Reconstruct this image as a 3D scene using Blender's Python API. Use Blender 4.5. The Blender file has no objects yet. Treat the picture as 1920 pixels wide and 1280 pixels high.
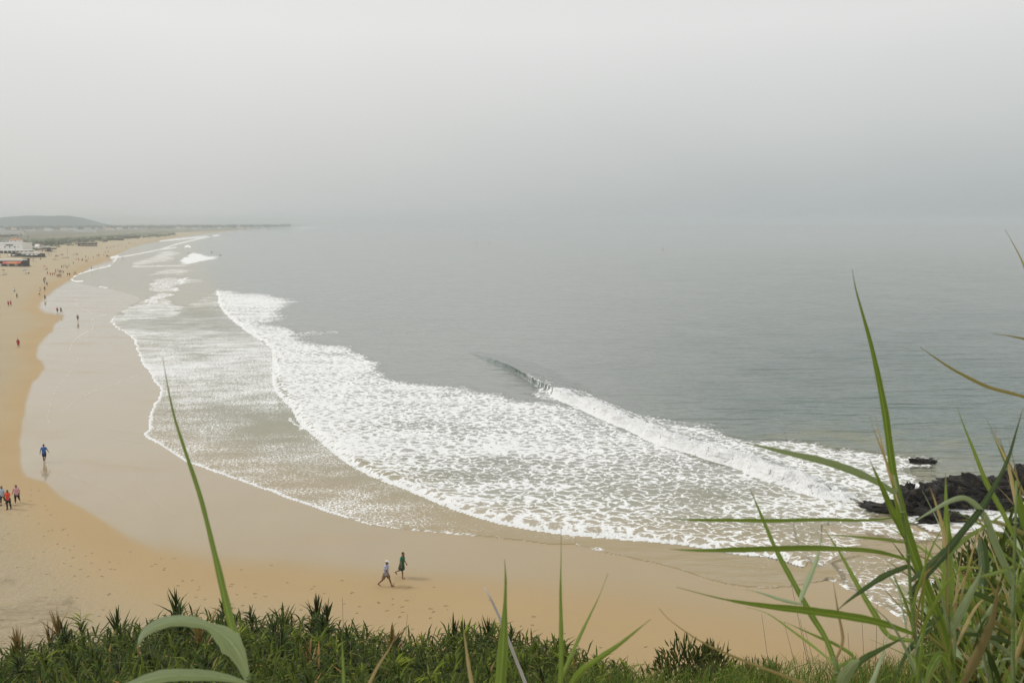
import bpy, bmesh, math, random
import numpy as np
from mathutils import Vector, Matrix, noise as mnoise

# ------------------------------------------------------------------ camera, sky, sun, exposure
sc = bpy.context.scene
COL = sc.collection
R = math.radians
FPX, CX, CY, HZ, CAMZ = 1493.3, 960.0, 640.0, 416.0, 24.0
PITCH = math.atan((CY - HZ) / FPX)
CP, SP = math.cos(PITCH), math.sin(PITCH)

cam_d = bpy.data.cameras.new('camera')
cam = bpy.data.objects.new('camera', cam_d); COL.objects.link(cam)
cam.location = (0, 0, CAMZ)
cam.rotation_euler = (math.pi / 2 - PITCH, 0, 0)
cam_d.sensor_width = 36.0; cam_d.lens = 28.0
cam_d.clip_start = 0.05; cam_d.clip_end = 60000
cam_d.dof.use_dof = True; cam_d.dof.focus_distance = 60.0; cam_d.dof.aperture_fstop = 7.1
sc.camera = cam

SUN_EL, SUN_AZ = R(44), R(-84)          # azimuth measured from +Y towards +X: light comes from the land side
world = bpy.data.worlds.new('World'); sc.world = world; world.use_nodes = True
SUN_STRENGTH, SUN_ANGLE = 1.5, R(10)
sun_d = bpy.data.lights.new('sun', 'SUN'); sun_d.energy = SUN_STRENGTH; sun_d.angle = SUN_ANGLE
sun_d.color = (1.0, 0.95, 0.87)
sun = bpy.data.objects.new('sun', sun_d); COL.objects.link(sun)
sdir = Vector((math.sin(SUN_AZ) * math.cos(SUN_EL), math.cos(SUN_AZ) * math.cos(SUN_EL), math.sin(SUN_EL)))
sun.rotation_euler = sdir.to_track_quat('Z', 'Y').to_euler()
sun.location = (-40, 0, 60)
sc.view_settings.view_transform = 'Standard'; sc.view_settings.look = 'None'
sc.view_settings.gamma = 1.0; sc.view_settings.exposure = 0.0
sc.view_settings.use_curve_mapping = False
sc.render.engine = 'CYCLES'
cy = sc.cycles
cy.use_denoising = True
cy.max_bounces = 6; cy.diffuse_bounces = 2; cy.glossy_bounces = 2; cy.transmission_bounces = 3
cy.volume_bounces = 1; cy.transparent_max_bounces = 6
cy.caustics_reflective = False; cy.caustics_refractive = False

class NT:
    """Tiny helper for node trees."""
    def __init__(s, tree): s.t = tree; s.n = tree.nodes; s.l = tree.links
    def node(s, typ, ins=None, **kw):
        n = s.n.new(typ)
        for k, v in kw.items(): setattr(n, k, v)
        if ins:
            for k, v in ins.items(): s.set(n, k, v)
        return n
    def set(s, n, k, v):
        sock = n.inputs[k]
        if isinstance(v, bpy.types.NodeSocket): s.l.new(v, sock)
        else: sock.default_value = v
    def math(s, op, a, b=None, c=None, clamp=False):
        n = s.n.new('ShaderNodeMath'); n.operation = op; n.use_clamp = clamp
        for i, v in enumerate((a, b, c)):
            if v is None: continue
            if isinstance(v, bpy.types.NodeSocket): s.l.new(v, n.inputs[i])
            else: n.inputs[i].default_value = v
        return n.outputs[0]
    def mix(s, f, a, b):
        n = s.n.new('ShaderNodeMix'); n.data_type = 'RGBA'
        for k, v in ((0, f), (6, a), (7, b)):
            if isinstance(v, bpy.types.NodeSocket): s.l.new(v, n.inputs[k])
            elif k == 0: n.inputs[k].default_value = v
            else: n.inputs[k].default_value = (*v[:3], 1)
        return n.outputs[2]
    def mapr(s, v, a, b, c=0.0, d=1.0, smooth=True):
        n = s.n.new('ShaderNodeMapRange'); n.interpolation_type = 'SMOOTHSTEP' if smooth else 'LINEAR'
        for i, x in enumerate((v, a, b, c, d)):
            if isinstance(x, bpy.types.NodeSocket): s.l.new(x, n.inputs[i])
            else: n.inputs[i].default_value = x
        return n.outputs[0]
    def attr(s, name):
        return s.node('ShaderNodeAttribute', attribute_name=name).outputs['Fac']
    def noise(s, vec, scale, detail=2.0, rough=0.5, dist=0.0):
        n = s.node('ShaderNodeTexNoise', {'Scale': scale, 'Detail': detail, 'Roughness': rough, 'Distortion': dist})
        if vec is not None: s.l.new(vec, n.inputs['Vector'])
        return n
    def mapping(s, vec, scale=(1, 1, 1), rot=(0, 0, 0), loc=(0, 0, 0)):
        return s.node('ShaderNodeMapping', {'Vector': vec, 'Scale': scale, 'Rotation': rot, 'Location': loc}).outputs[0]

# sky: a Nishita daylight sky veiled by sea mist (pale above, greyer in the fog bank offshore)
w = NT(world.node_tree); w.n.clear()
sky = w.node('ShaderNodeTexSky', sky_type='NISHITA', sun_disc=False)
sky.sun_elevation = SUN_EL; sky.sun_rotation = SUN_AZ; sky.dust_density = 4.0; sky.air_density = 1.5
co = w.node('ShaderNodeTexCoord').outputs['Generated']
sep = w.node('ShaderNodeSeparateXYZ', {'Vector': co})
el = sep.outputs['Z']; side = sep.outputs['X']
fs = w.mapr(side, -0.75, 0.75)
lowc = w.mix(fs, (0.635, 0.635, 0.62), (0.395, 0.445, 0.455))
midc = w.mix(fs, (0.865, 0.862, 0.845), (0.795, 0.80, 0.785))
zen = (0.98, 0.98, 0.96)
wob = w.noise(w.mapping(co, (2.2, 2.2, 5.0)), 1.0, 3, 0.5).outputs['Fac']
el2 = w.math('ADD', el, w.math('MULTIPLY', w.math('SUBTRACT', wob, 0.5), 0.06))
g1 = w.mix(w.mapr(el2, -0.01, 0.22, smooth=False), lowc, midc)
g2 = w.mix(w.mapr(el2, 0.24, 0.95), g1, zen)
bg1 = w.node('ShaderNodeBackground', {'Color': sky.outputs[0], 'Strength': 0.06})
bg2 = w.node('ShaderNodeBackground', {'Color': g2, 'Strength': 1.0})
mx = w.node('ShaderNodeMixShader', {0: 0.92, 1: bg1.outputs[0], 2: bg2.outputs[0]})
wo = w.node('ShaderNodeOutputWorld', {'Surface': mx.outputs[0]})

# ------------------------------------------------------------------ geometry of the place
def ray(px, py):
    a, b = (px - CX) / FPX, (CY - py) / FPX
    return a, CP + b * SP, -SP + b * CP            # x, y, z of the direction (unit depth)

def on_plane(px, py, z=0.0):
    px = np.asarray(px, float); py = np.asarray(py, float)
    x, y, zz = ray(px, py)
    t = (z - CAMZ) / zz
    return x * t, y * t

def project(x, y, z):
    d = y * CP - (z - CAMZ) * SP
    d = np.where(np.abs(d) < 1e-6, 1e-6, d)
    u = y * SP + (z - CAMZ) * CP
    return CX + FPX * x / d, CY - FPX * u / d

def at(px, py, depth):
    x, y, z = ray(px, py)
    return Vector((x * depth, y * depth, CAMZ + z * depth))

def hsh(ix, iy, seed):
    n = (ix.astype(np.int64) * 374761393 + iy.astype(np.int64) * 668265263 + seed * 1442695041) & 0x7fffffff
    n = ((n ^ (n >> 13)) * 1274126177) & 0x7fffffff
    n = n ^ (n >> 16)
    return (n & 0xffff) / 65535.0

def vnoise(x, y, seed=0):
    ix, iy = np.floor(x), np.floor(y)
    fx, fy = x - ix, y - iy
    fx = fx * fx * (3 - 2 * fx); fy = fy * fy * (3 - 2 * fy)
    a, b = hsh(ix, iy, seed), hsh(ix + 1, iy, seed)
    c, d = hsh(ix, iy + 1, seed), hsh(ix + 1, iy + 1, seed)
    return (a * (1 - fx) + b * fx) * (1 - fy) + (c * (1 - fx) + d * fx) * fy

def fbm(x, y, seed=0, o=4):
    s, a, t = 0, 0.5, 0
    for i in range(o):
        s = s + a * vnoise(x * 2 ** i, y * 2 ** i, seed + i * 7); t += a; a *= 0.5
    return s / t

def sstep(a, b, x):
    t = np.clip((x - a) / (b - a), 0, 1)
    return t * t * (3 - 2 * t)

def line_sd(x, y, line):
    """distance to a polyline, signed by side, and position along it 0..1"""
    P = np.asarray(line, float)
    best = np.full(x.shape, 1e18); sgn = np.ones(x.shape); pos = np.zeros(x.shape)
    n = len(P) - 1
    for i in range(n):
        ax, ay = P[i]; dx, dy = P[i + 1] - P[i]
        L2 = dx * dx + dy * dy + 1e-12
        t = np.clip(((x - ax) * dx + (y - ay) * dy) / L2, 0, 1)
        ex, ey = x - ax - t * dx, y - ay - t * dy
        d = ex * ex + ey * ey
        m = d < best - 1e-9
        best = np.where(m, d, best)
        sgn = np.where(m, np.where(dx * (y - ay) - dy * (x - ax) >= 0, 1.0, -1.0), sgn)
        pos = np.where(m, (i + t) / n, pos)
    return np.sqrt(best) * sgn, pos

def in_poly(x, y, poly):
    P = np.asarray(poly, float); c = np.zeros(x.shape, bool)
    j = len(P) - 1
    for i in range(len(P)):
        xi, yi = P[i]; xj, yj = P[j]
        if yi != yj:
            c ^= ((yi > y) != (yj > y)) & (x < (xj - xi) * (y - yi) / (yj - yi) + xi)
        j = i
    return c

def poly_sd(x, y, poly, ys=1.0):
    """signed distance (positive inside); ys stretches the vertical axis"""
    q = [(a, b * ys) for a, b in poly]
    d, _ = line_sd(x, y * ys, q + [q[0]])
    return np.where(in_poly(x, y * ys, q), np.abs(d), -np.abs(d))

def smooth_line(pts, k=3):
    P = [np.array(p, float) for p in pts]; out = []
    for i in range(len(P) - 1):
        p0 = P[max(i - 1, 0)]; p1 = P[i]; p2 = P[i + 1]; p3 = P[min(i + 2, len(P) - 1)]
        for j in range(k):
            t = j / k
            out.append(0.5 * (2 * p1 + (p2 - p0) * t + (2 * p0 - 5 * p1 + 4 * p2 - p3) * t * t + (3 * p1 - p0 - 3 * p2 + p3) * t ** 3))
    out.append(P[-1]); return out

# edge of the swash, traced on the sea plane from the far end of the bay to the headland
LA = [(760, 416.9), (700, 417.8), (620, 420), (545, 424.5), (470, 430), (400, 436), (330, 445), (290, 453), (250, 463), (215, 478),
      (205, 484), (212, 495), (180, 503), (150, 512), (132, 523), (142, 531), (200, 541), (246, 552), (262, 562), (236, 578), (210, 597), (216, 612), (252, 636),
      (258, 660), (275, 690), (303, 728), (298, 745), (282, 780), (281, 805), (271, 815), (300, 832), (330, 852),
      (360, 868), (420, 888), (520, 925), (610, 957), (700, 982), (800, 994), (900, 1003), (1000, 1014), (1080, 1020),
      (1120, 1030), (1200, 1048), (1271, 1064), (1324, 1084), (1400, 1098), (1480, 1098), (1552, 1084), (1594, 1103),
      (1631, 1120), (1684, 1150), (1720, 1180), (1790, 1210), (1900, 1230), (2100, 1240), (2600, 1300)]
LB = [(406, 546), (410, 556), (416, 578), (440, 602), (480, 632), (514, 655), (513, 700), (520, 735), (550, 765), (562, 790), (590, 815),
      (620, 840), (650, 865), (700, 893), (760, 915), (830, 945), (900, 970), (985, 990), (1080, 1003), (1180, 1011),
      (1290, 1021), (1387, 1038), (1440, 1043), (1500, 1060), (1534, 1067), (1549, 1056), (1600, 1066), (1660, 1070), (1740, 1090)]
LC = [(850, 648), (900, 668), (960, 692), (1010, 720), (1060, 745), (1120, 770), (1170, 792), (1250, 826), (1340, 854),
      (1400, 872), (1450, 892), (1530, 920), (1600, 938), (1660, 955)]
A_px = smooth_line(LA, 2); B_px = smooth_line(LB, 2); C_px = smooth_line(LC, 2)
to_w = lambda L: [tuple(float(v) for v in on_plane(p[0], p[1])) for p in L]
A_w, B_w, C_w = to_w(A_px), to_w(B_px), to_w(C_px)
_t = on_plane(20, 900); A_SEA = A_w + [(90000.0, 30.0), (90000.0, 120000.0)]
_t = on_plane(900, 820); B_SIGN = float(np.sign(line_sd(np.array([_t[0]]), np.array([_t[1]]), B_w)[0][0]))
_t = on_plane(1300, 760); C_SIGN = float(np.sign(line_sd(np.array([_t[0]]), np.array([_t[1]]), C_w)[0][0]))

def shore_sd(x, y):
    d = np.abs(line_sd(x, y, A_w)[0])
    return np.where(in_poly(x, y, A_SEA), -d, d)

def cliff_z(x, y):
    foot = sstep(19, 29, x) * 15 + (fbm(x * 0.09, y * 0.09, 3, 3) - 0.5) * 2.5
    yy = y - foot * sstep(4, 34, y)
    z = np.interp(yy, [-200, -6, 0, 2, 6, 20, 24, 30, 36, 60], [23.0, 22.6, 22.3, 21.2, 17.4, 9.4, 6.3, 1.8, -1.2, -3.0])
    return z + (fbm(x * 0.5, y * 0.5, 9, 3) - 0.5) * 0.5

def beach_z(x, y, sd):
    inland = np.interp(sd, [0, 12, 40, 90, 250, 900, 4000], [0, 0.22, 0.8, 1.9, 3.0, 4.0, 6.0])
    sub = np.interp(-sd, [0, 30, 100, 400], [0, -0.9, -3.0, -5.0])
    dune = sstep(60, 160, sd) * (fbm(x * 0.03, y * 0.03, 5, 4) - 0.5) * 1.6
    und = sstep(14, 40, sd) * (fbm(x * 0.12, y * 0.12, 6, 3) - 0.5) * 0.25
    return np.where(sd > 0, inland + dune + und, sub)

def ground(x, y):
    x = np.atleast_1d(np.asarray(x, float)); y = np.atleast_1d(np.asarray(y, float))
    return beach_z(x, y, shore_sd(x, y))

def stand(px, py):
    """the point of the beach seen at a pixel of the photograph"""
    z = 0.5
    for _ in range(12):
        x, y = on_plane(px, py, z)
        z = max(float(ground(x, y)[0]), 0.0)
    return Vector((float(x), float(y), z))

# ------------------------------------------------------------------ object helpers
def tag(o, label=None, cat=None, group=None, kind=None):
    if label: o['label'] = label
    if cat: o['category'] = cat
    if group: o['group'] = group
    if kind: o['kind'] = kind
    return o

def link(name, me, parent=None, mats=None):
    o = bpy.data.objects.new(name, me); COL.objects.link(o)
    if parent: o.parent = parent
    if mats is not None:
        for m in (mats if isinstance(mats, (list, tuple)) else [mats]): me.materials.append(m)
    return o

def empty(name, loc=(0, 0, 0), rz=0.0):
    o = bpy.data.objects.new(name, None); COL.objects.link(o)
    o.location = loc; o.rotation_euler = (0, 0, rz); o.empty_display_size = 0.2
    return o

def copy_tree(o, parent=None):
    c = o.copy(); COL.objects.link(c)
    if parent: c.parent = parent
    for ch in list(o.children): copy_tree(ch, c)
    return c

class MB:
    def __init__(s): s.v = []; s.f = []; s.a = {}
    def add(s, vs, fs):
        b = len(s.v); s.v += [tuple(p) for p in vs]; s.f += [tuple(i + b for i in q) for q in fs]
    def box(s, x0, x1, y0, y1, z0, z1):
        s.add([(x0, y0, z0), (x1, y0, z0), (x1, y1, z0), (x0, y1, z0), (x0, y0, z1), (x1, y0, z1), (x1, y1, z1), (x0, y1, z1)],
              [(3, 2, 1, 0), (4, 5, 6, 7), (0, 1, 5, 4), (1, 2, 6, 5), (2, 3, 7, 6), (3, 0, 4, 7)])
    def gable(s, x0, x1, y0, y1, z0, z1, ov=0.3):
        ym = (y0 + y1) / 2; x0 -= ov; x1 += ov; y0 -= ov; y1 += ov
        s.add([(x0, y0, z0), (x1, y0, z0), (x1, y1, z0), (x0, y1, z0), (x0, ym, z1), (x1, ym, z1)],
              [(3, 2, 1, 0), (0, 1, 5, 4), (2, 3, 4, 5), (1, 2, 5), (3, 0, 4)])
    def hip(s, x0, x1, y0, y1, z0, z1):
        xm, ym = (x0 + x1) / 2, (y0 + y1) / 2
        s.add([(x0, y0, z0), (x1, y0, z0), (x1, y1, z0), (x0, y1, z0), (xm, ym, z1)], [(3, 2, 1, 0), (0, 1, 4), (1, 2, 4), (2, 3, 4), (3, 0, 4)])
    def tube(s, pts, rads, n=8, ref=Vector((0.2, 1, 0.1))):
        P = [Vector(p) for p in pts]; rings = []
        for i, p in enumerate(P):
            t = (P[min(i + 1, len(P) - 1)] - P[max(i - 1, 0)]).normalized()
            a = t.cross(ref)
            if a.length < 1e-3: a = t.cross(Vector((1, 0, 0)))
            a.normalize(); b = t.cross(a).normalized()
            r = rads[i]; ra, rb = (r, r) if not isinstance(r, tuple) else r
            rings.append([p + a * math.cos(2 * math.pi * k / n) * ra + b * math.sin(2 * math.pi * k / n) * rb for k in range(n)])
        vs = [q for r in rings for q in r]; fs = []
        for i in range(len(P) - 1):
            for k in range(n):
                fs.append((i * n + k, i * n + (k + 1) % n, (i + 1) * n + (k + 1) % n, (i + 1) * n + k))
        fs.append(tuple(range(n))[::-1]); m = (len(P) - 1) * n; fs.append(tuple(range(m, m + n)))
        s.add(vs, fs)
    def cone(s, c, r, h, n=10, z0=0.0, sag=0.0):
        vs = [(c[0] + r * math.cos(2 * math.pi * k / n), c[1] + r * math.sin(2 * math.pi * k / n), c[2] + z0) for k in range(n)]
        vs2 = [(c[0] + r * .96 * math.cos(2 * math.pi * k / n), c[1] + r * .96 * math.sin(2 * math.pi * k / n), c[2] + z0 - .03) for k in range(n)]
        vs += vs2 + [(c[0], c[1], c[2] + z0 + h), (c[0], c[1], c[2] + z0 + h - .05)]
        fs = [(k, (k + 1) % n, 2 * n) for k in range(n)] + [(n + (k + 1) % n, n + k, 2 * n + 1) for k in range(n)] + [(n + k, n + (k + 1) % n, (k + 1) % n, k) for k in range(n)]
        s.add(vs, fs)
    def mesh(s, name, smooth=False):
        me = bpy.data.meshes.new(name); me.from_pydata([tuple(p) for p in s.v], [], s.f); me.update()
        if smooth: me.polygons.foreach_set('use_smooth', [True] * len(me.polygons))
        return me
    def build(s, name, mat, parent=None, smooth=False):
        return link(name, s.mesh(name, smooth), parent, mat)

def grid_mesh(name, X, Y, Z, keep, attrs, mat):
    """mesh of the kept cells of a structured grid, with float point attributes"""
    nr, nc = X.shape
    idx = np.arange(nr * nc).reshape(nr, nc)
    q = np.stack([idx[:-1, :-1], idx[:-1, 1:], idx[1:, 1:], idx[1:, :-1]], -1)[keep]
    used = np.unique(q); remap = np.full(nr * nc, -1, np.int64); remap[used] = np.arange(len(used))
    q = remap[q]
    me = bpy.data.meshes.new(name)
    co = np.stack([X.ravel()[used], Y.ravel()[used], Z.ravel()[used]], -1).astype(np.float32)
    me.vertices.add(len(co)); me.vertices.foreach_set('co', co.ravel())
    me.loops.add(q.size); me.loops.foreach_set('vertex_index', q.ravel().astype(np.int32))
    me.polygons.add(len(q)); me.polygons.foreach_set('loop_start', (np.arange(len(q)) * 4).astype(np.int32))
    me.update(calc_edges=True); me.validate()
    me.polygons.foreach_set('use_smooth', np.ones(len(me.polygons), bool))
    for k, a in attrs.items():
        at_ = me.attributes.new(k, 'FLOAT', 'POINT'); at_.data.foreach_set('value', a.ravel()[used].astype(np.float32))
    return link(name, me, None, mat)

# ------------------------------------------------------------------ materials
def new_mat(name):
    m = bpy.data.materials.new(name); m.use_nodes = True
    t = NT(m.node_tree); t.n.clear()
    return m, t

def finish(t, shader, disp=None):
    o = t.node('ShaderNodeOutputMaterial', {'Surface': shader})

def plain(name, col, rough=0.7, var=0.12, scale=6.0, metal=0.0):
    m, t = new_mat(name)
    pos = t.node('ShaderNodeTexCoord').outputs['Object']
    n = t.noise(pos, scale, 4, 0.6).outputs['Fac']
    c2 = tuple(max(0, c * (1 - var * 2)) for c in col); c1 = tuple(min(1, c * (1 + var)) for c in col)
    b = t.node('ShaderNodeBsdfPrincipled', {'Base Color': t.mix(n, c2, c1), 'Roughness': rough, 'Metallic': metal})
    finish(t, b.outputs[0]); return m

def leaf_mat(name, base, tip, trans=0.35, rough=0.45, var=0.5, dry=(0.30, 0.17, 0.06), dry_at=0.82, rib=0.0, spec=0.4, pw=1.0, dryf=0.93):
    m, t = new_mat(name)
    a = t.attr('along'); rnd = t.attr('tint')
    oi = t.node('ShaderNodeObjectInfo').outputs['Random']
    pos = t.node('ShaderNodeNewGeometry').outputs['Position']
    n = t.noise(pos, 9.0, 3).outputs['Fac']
    c = t.mix(t.math('ADD', t.math('MULTIPLY', t.math('POWER', rnd, pw), 0.75), t.math('MULTIPLY', oi, 0.25)), base, tip)
    c = t.mix(t.math('MULTIPLY', t.math('SUBTRACT', n, 0.5), var, clamp=True), c, tuple(x * 1.6 for x in tip))
    ac = t.math('ABSOLUTE', t.attr('across'))
    c = t.mix(t.math('MULTIPLY', t.mapr(ac, 0.16, 0.0), rib), c, tuple(min(1, x * 1.9 + .03) for x in tip))
    c = t.mix(t.math('MULTIPLY', t.mapr(ac, 0.75, 1.0), rib * .6), c, tuple(min(1, x * 1.5) for x in tip))
    c = t.mix(t.math('MULTIPLY', t.mapr(a, dry_at, 1.0), 0.9), c, dry)
    c = t.mix(t.mapr(rnd, dryf, dryf + 0.03), c, dry)
    if rib > 0:
        av = t.node('ShaderNodeCombineXYZ', {0: t.math('MULTIPLY', t.attr('across'), 6.0), 1: t.math('MULTIPLY', a, 2.5), 2: t.math('MULTIPLY', rnd, 31.0)}).outputs[0]
        vein = t.noise(av, 1.6, 4, 0.65).outputs['Fac']
        c = t.mix(t.mapr(vein, 0.35, 0.75, 0.0, 0.55), c, tuple(x * 0.45 for x in base))
        blot = t.noise(t.node('ShaderNodeCombineXYZ', {0: t.math('MULTIPLY', t.attr('across'), 1.5), 1: t.math('MULTIPLY', a, 14.0), 2: t.math('MULTIPLY', rnd, 17.0)}).outputs[0], 1.3, 4, 0.7).outputs['Fac']
        c = t.mix(t.mapr(blot, 0.60, 0.72, 0.0, 0.75), c, dry)
    p = t.node('ShaderNodeBsdfPrincipled', {'Base Color': c, 'Roughness': rough, 'Specular IOR Level': spec})
    tr = t.node('ShaderNodeBsdfTranslucent', {'Color': t.mix(0.5, c, (0.25, 0.35, 0.05))})
    mxs = t.node('ShaderNodeMixShader', {0: trans, 1: p.outputs[0], 2: tr.outputs[0]})
    finish(t, mxs.outputs[0]); return m

def sea_material():
    m, t = new_mat('sea_water')
    pos = t.node('ShaderNodeNewGeometry').outputs['Position']
    foam, fine, shal, rip, weed = (t.attr(k) for k in ('foam', 'fine', 'shallow', 'ripple', 'weed'))
    # foam lace
    wv = t.noise(pos, 0.55, 4, 0.55).outputs['Color']
    wv2 = t.node('ShaderNodeVectorMath', {0: wv, 1: (0.5, 0.5, 0.5)}, operation='SUBTRACT').outputs[0]
    def warp(k):
        s_ = t.node('ShaderNodeVectorMath', {0: wv2, 'Scale': k}, operation='SCALE').outputs[0]
        return t.node('ShaderNodeVectorMath', {0: pos, 1: s_}, operation='ADD').outputs[0]
    def edge(v, sc_, wid):
        e = t.node('ShaderNodeTexVoronoi', {'Vector': v, 'Scale': sc_, 'Randomness': 1.0}, feature='DISTANCE_TO_EDGE', voronoi_dimensions='2D').outputs['Distance']
        return t.math('SUBTRACT', 1.0, t.math('DIVIDE', e, wid), clamp=True)
    ani = lambda k: t.mapping(warp(k), (0.72, 1.1, 1.0), (0, 0, R(-14)))
    big = edge(ani(2.8), 0.95, 0.36); med = edge(ani(1.7), 2.3, 0.38); sml = edge(ani(0.8), 4.6, 0.42)
    nr = t.noise(ani(1.0), 0.9, 5, 0.62).outputs['Fac']
    ridge = t.math('SUBTRACT', 1.0, t.math('MULTIPLY', t.math('ABSOLUTE', t.math('SUBTRACT', nr, 0.5)), 5.0), clamp=True)
    grain = t.noise(pos, 5.0, 3, 0.65).outputs['Fac']
    patch = t.noise(t.mapping(pos, (0.16, 0.30, 1.0), (0, 0, R(-14))), 1.0, 4, 0.6).outputs['Fac']
    lace = t.math('ADD', t.math('ADD', t.math('MULTIPLY', big, 0.42), t.math('MULTIPLY', med, 0.28)), t.math('ADD', t.math('MULTIPLY', ridge, 0.14), t.math('MULTIPLY', grain, 0.20)))
    speck = t.math('ADD', t.math('ADD', t.math('MULTIPLY', med, 0.26), t.math('MULTIPLY', sml, 0.36)), t.math('ADD', t.math('MULTIPLY', ridge, 0.12), t.math('MULTIPLY', grain, 0.26)))
    pat = t.math('ADD', t.math('MULTIPLY', lace, t.math('SUBTRACT', 1.0, fine)), t.math('MULTIPLY', speck, fine))
    streak = t.noise(t.mapping(pos, (0.10, 0.75, 1.0), (0, 0, R(-20))), 1.0, 4, 0.6).outputs['Fac']
    pat = t.math('ADD', pat, t.math('MULTIPLY', t.math('SUBTRACT', patch, 0.5), 0.60))
    pat = t.math('ADD', pat, t.math('MULTIPLY', t.math('SUBTRACT', streak, 0.5), 0.18))
    thr = t.math('SUBTRACT', 1.01, t.math('MULTIPLY', foam, 0.62))
    fm = t.mapr(pat, t.math('SUBTRACT', thr, 0.11), t.math('ADD', thr, 0.16))
    fm = t.math('MULTIPLY', fm, t.mapr(foam, 0.01, 0.12))
    veil = t.math('MULTIPLY', t.mapr(foam, 0.25, 0.95), 0.24)          # aerated water between the strands
    fm = t.math('MAXIMUM', fm, veil)
    # water colours
    deep = (0.232, 0.240, 0.222); teal = (0.120, 0.172, 0.158); sand = (0.330, 0.262, 0.148); olive = (0.245, 0.235, 0.155)
    wc = t.mix(t.math('MULTIPLY', rip, 0.6), deep, teal)
    wc = t.mix(t.math('MULTIPLY', weed, t.mapr(t.noise(t.mapping(pos, (0.12, 0.3, 1)), 1.0, 4).outputs['Fac'], 0.42, 0.68)), wc, (0.24, 0.24, 0.13))
    wc = t.mix(t.mapr(shal, 0.0, 0.55), wc, olive)
    wc = t.mix(t.mapr(shal, 0.45, 1.0), wc, sand)
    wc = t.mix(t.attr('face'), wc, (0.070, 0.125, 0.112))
    col = t.mix(fm, wc, (0.86, 0.87, 0.87))
    # ripples
    r1 = t.noise(t.mapping(pos, (0.30, 1.1, 1), (0, 0, R(8))), 1.0, 3, 0.6).outputs['Fac']
    r2 = t.noise(t.mapping(pos, (0.07, 0.30, 1), (0, 0, R(8))), 1.0, 3, 0.55).outputs['Fac']
    h = t.math('ADD', t.math('MULTIPLY', r1, 0.55), t.math('MULTIPLY', r2, 2.2))
    h = t.math('MULTIPLY', h, t.math('ADD', 0.08, t.math('MULTIPLY', rip, 1.15)))
    h = t.math('MULTIPLY', h, t.math('SUBTRACT', 1.0, t.math('MULTIPLY', shal, 0.7)))
    fh = t.math('MULTIPLY', foam, t.math('MULTIPLY', grain, 0.22))
    bump = t.node('ShaderNodeBump', {'Height': t.math('ADD', h, fh), 'Strength': 0.9, 'Distance': 1.0})
    rough = t.math('ADD', 0.10, t.math('MULTIPLY', fm, 0.75))
    b = t.node('ShaderNodeBsdfPrincipled', {'Base Color': col, 'Roughness': rough, 'IOR': 1.333, 'Normal': bump.outputs[0]})
    finish(t, b.outputs[0]); return m

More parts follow.
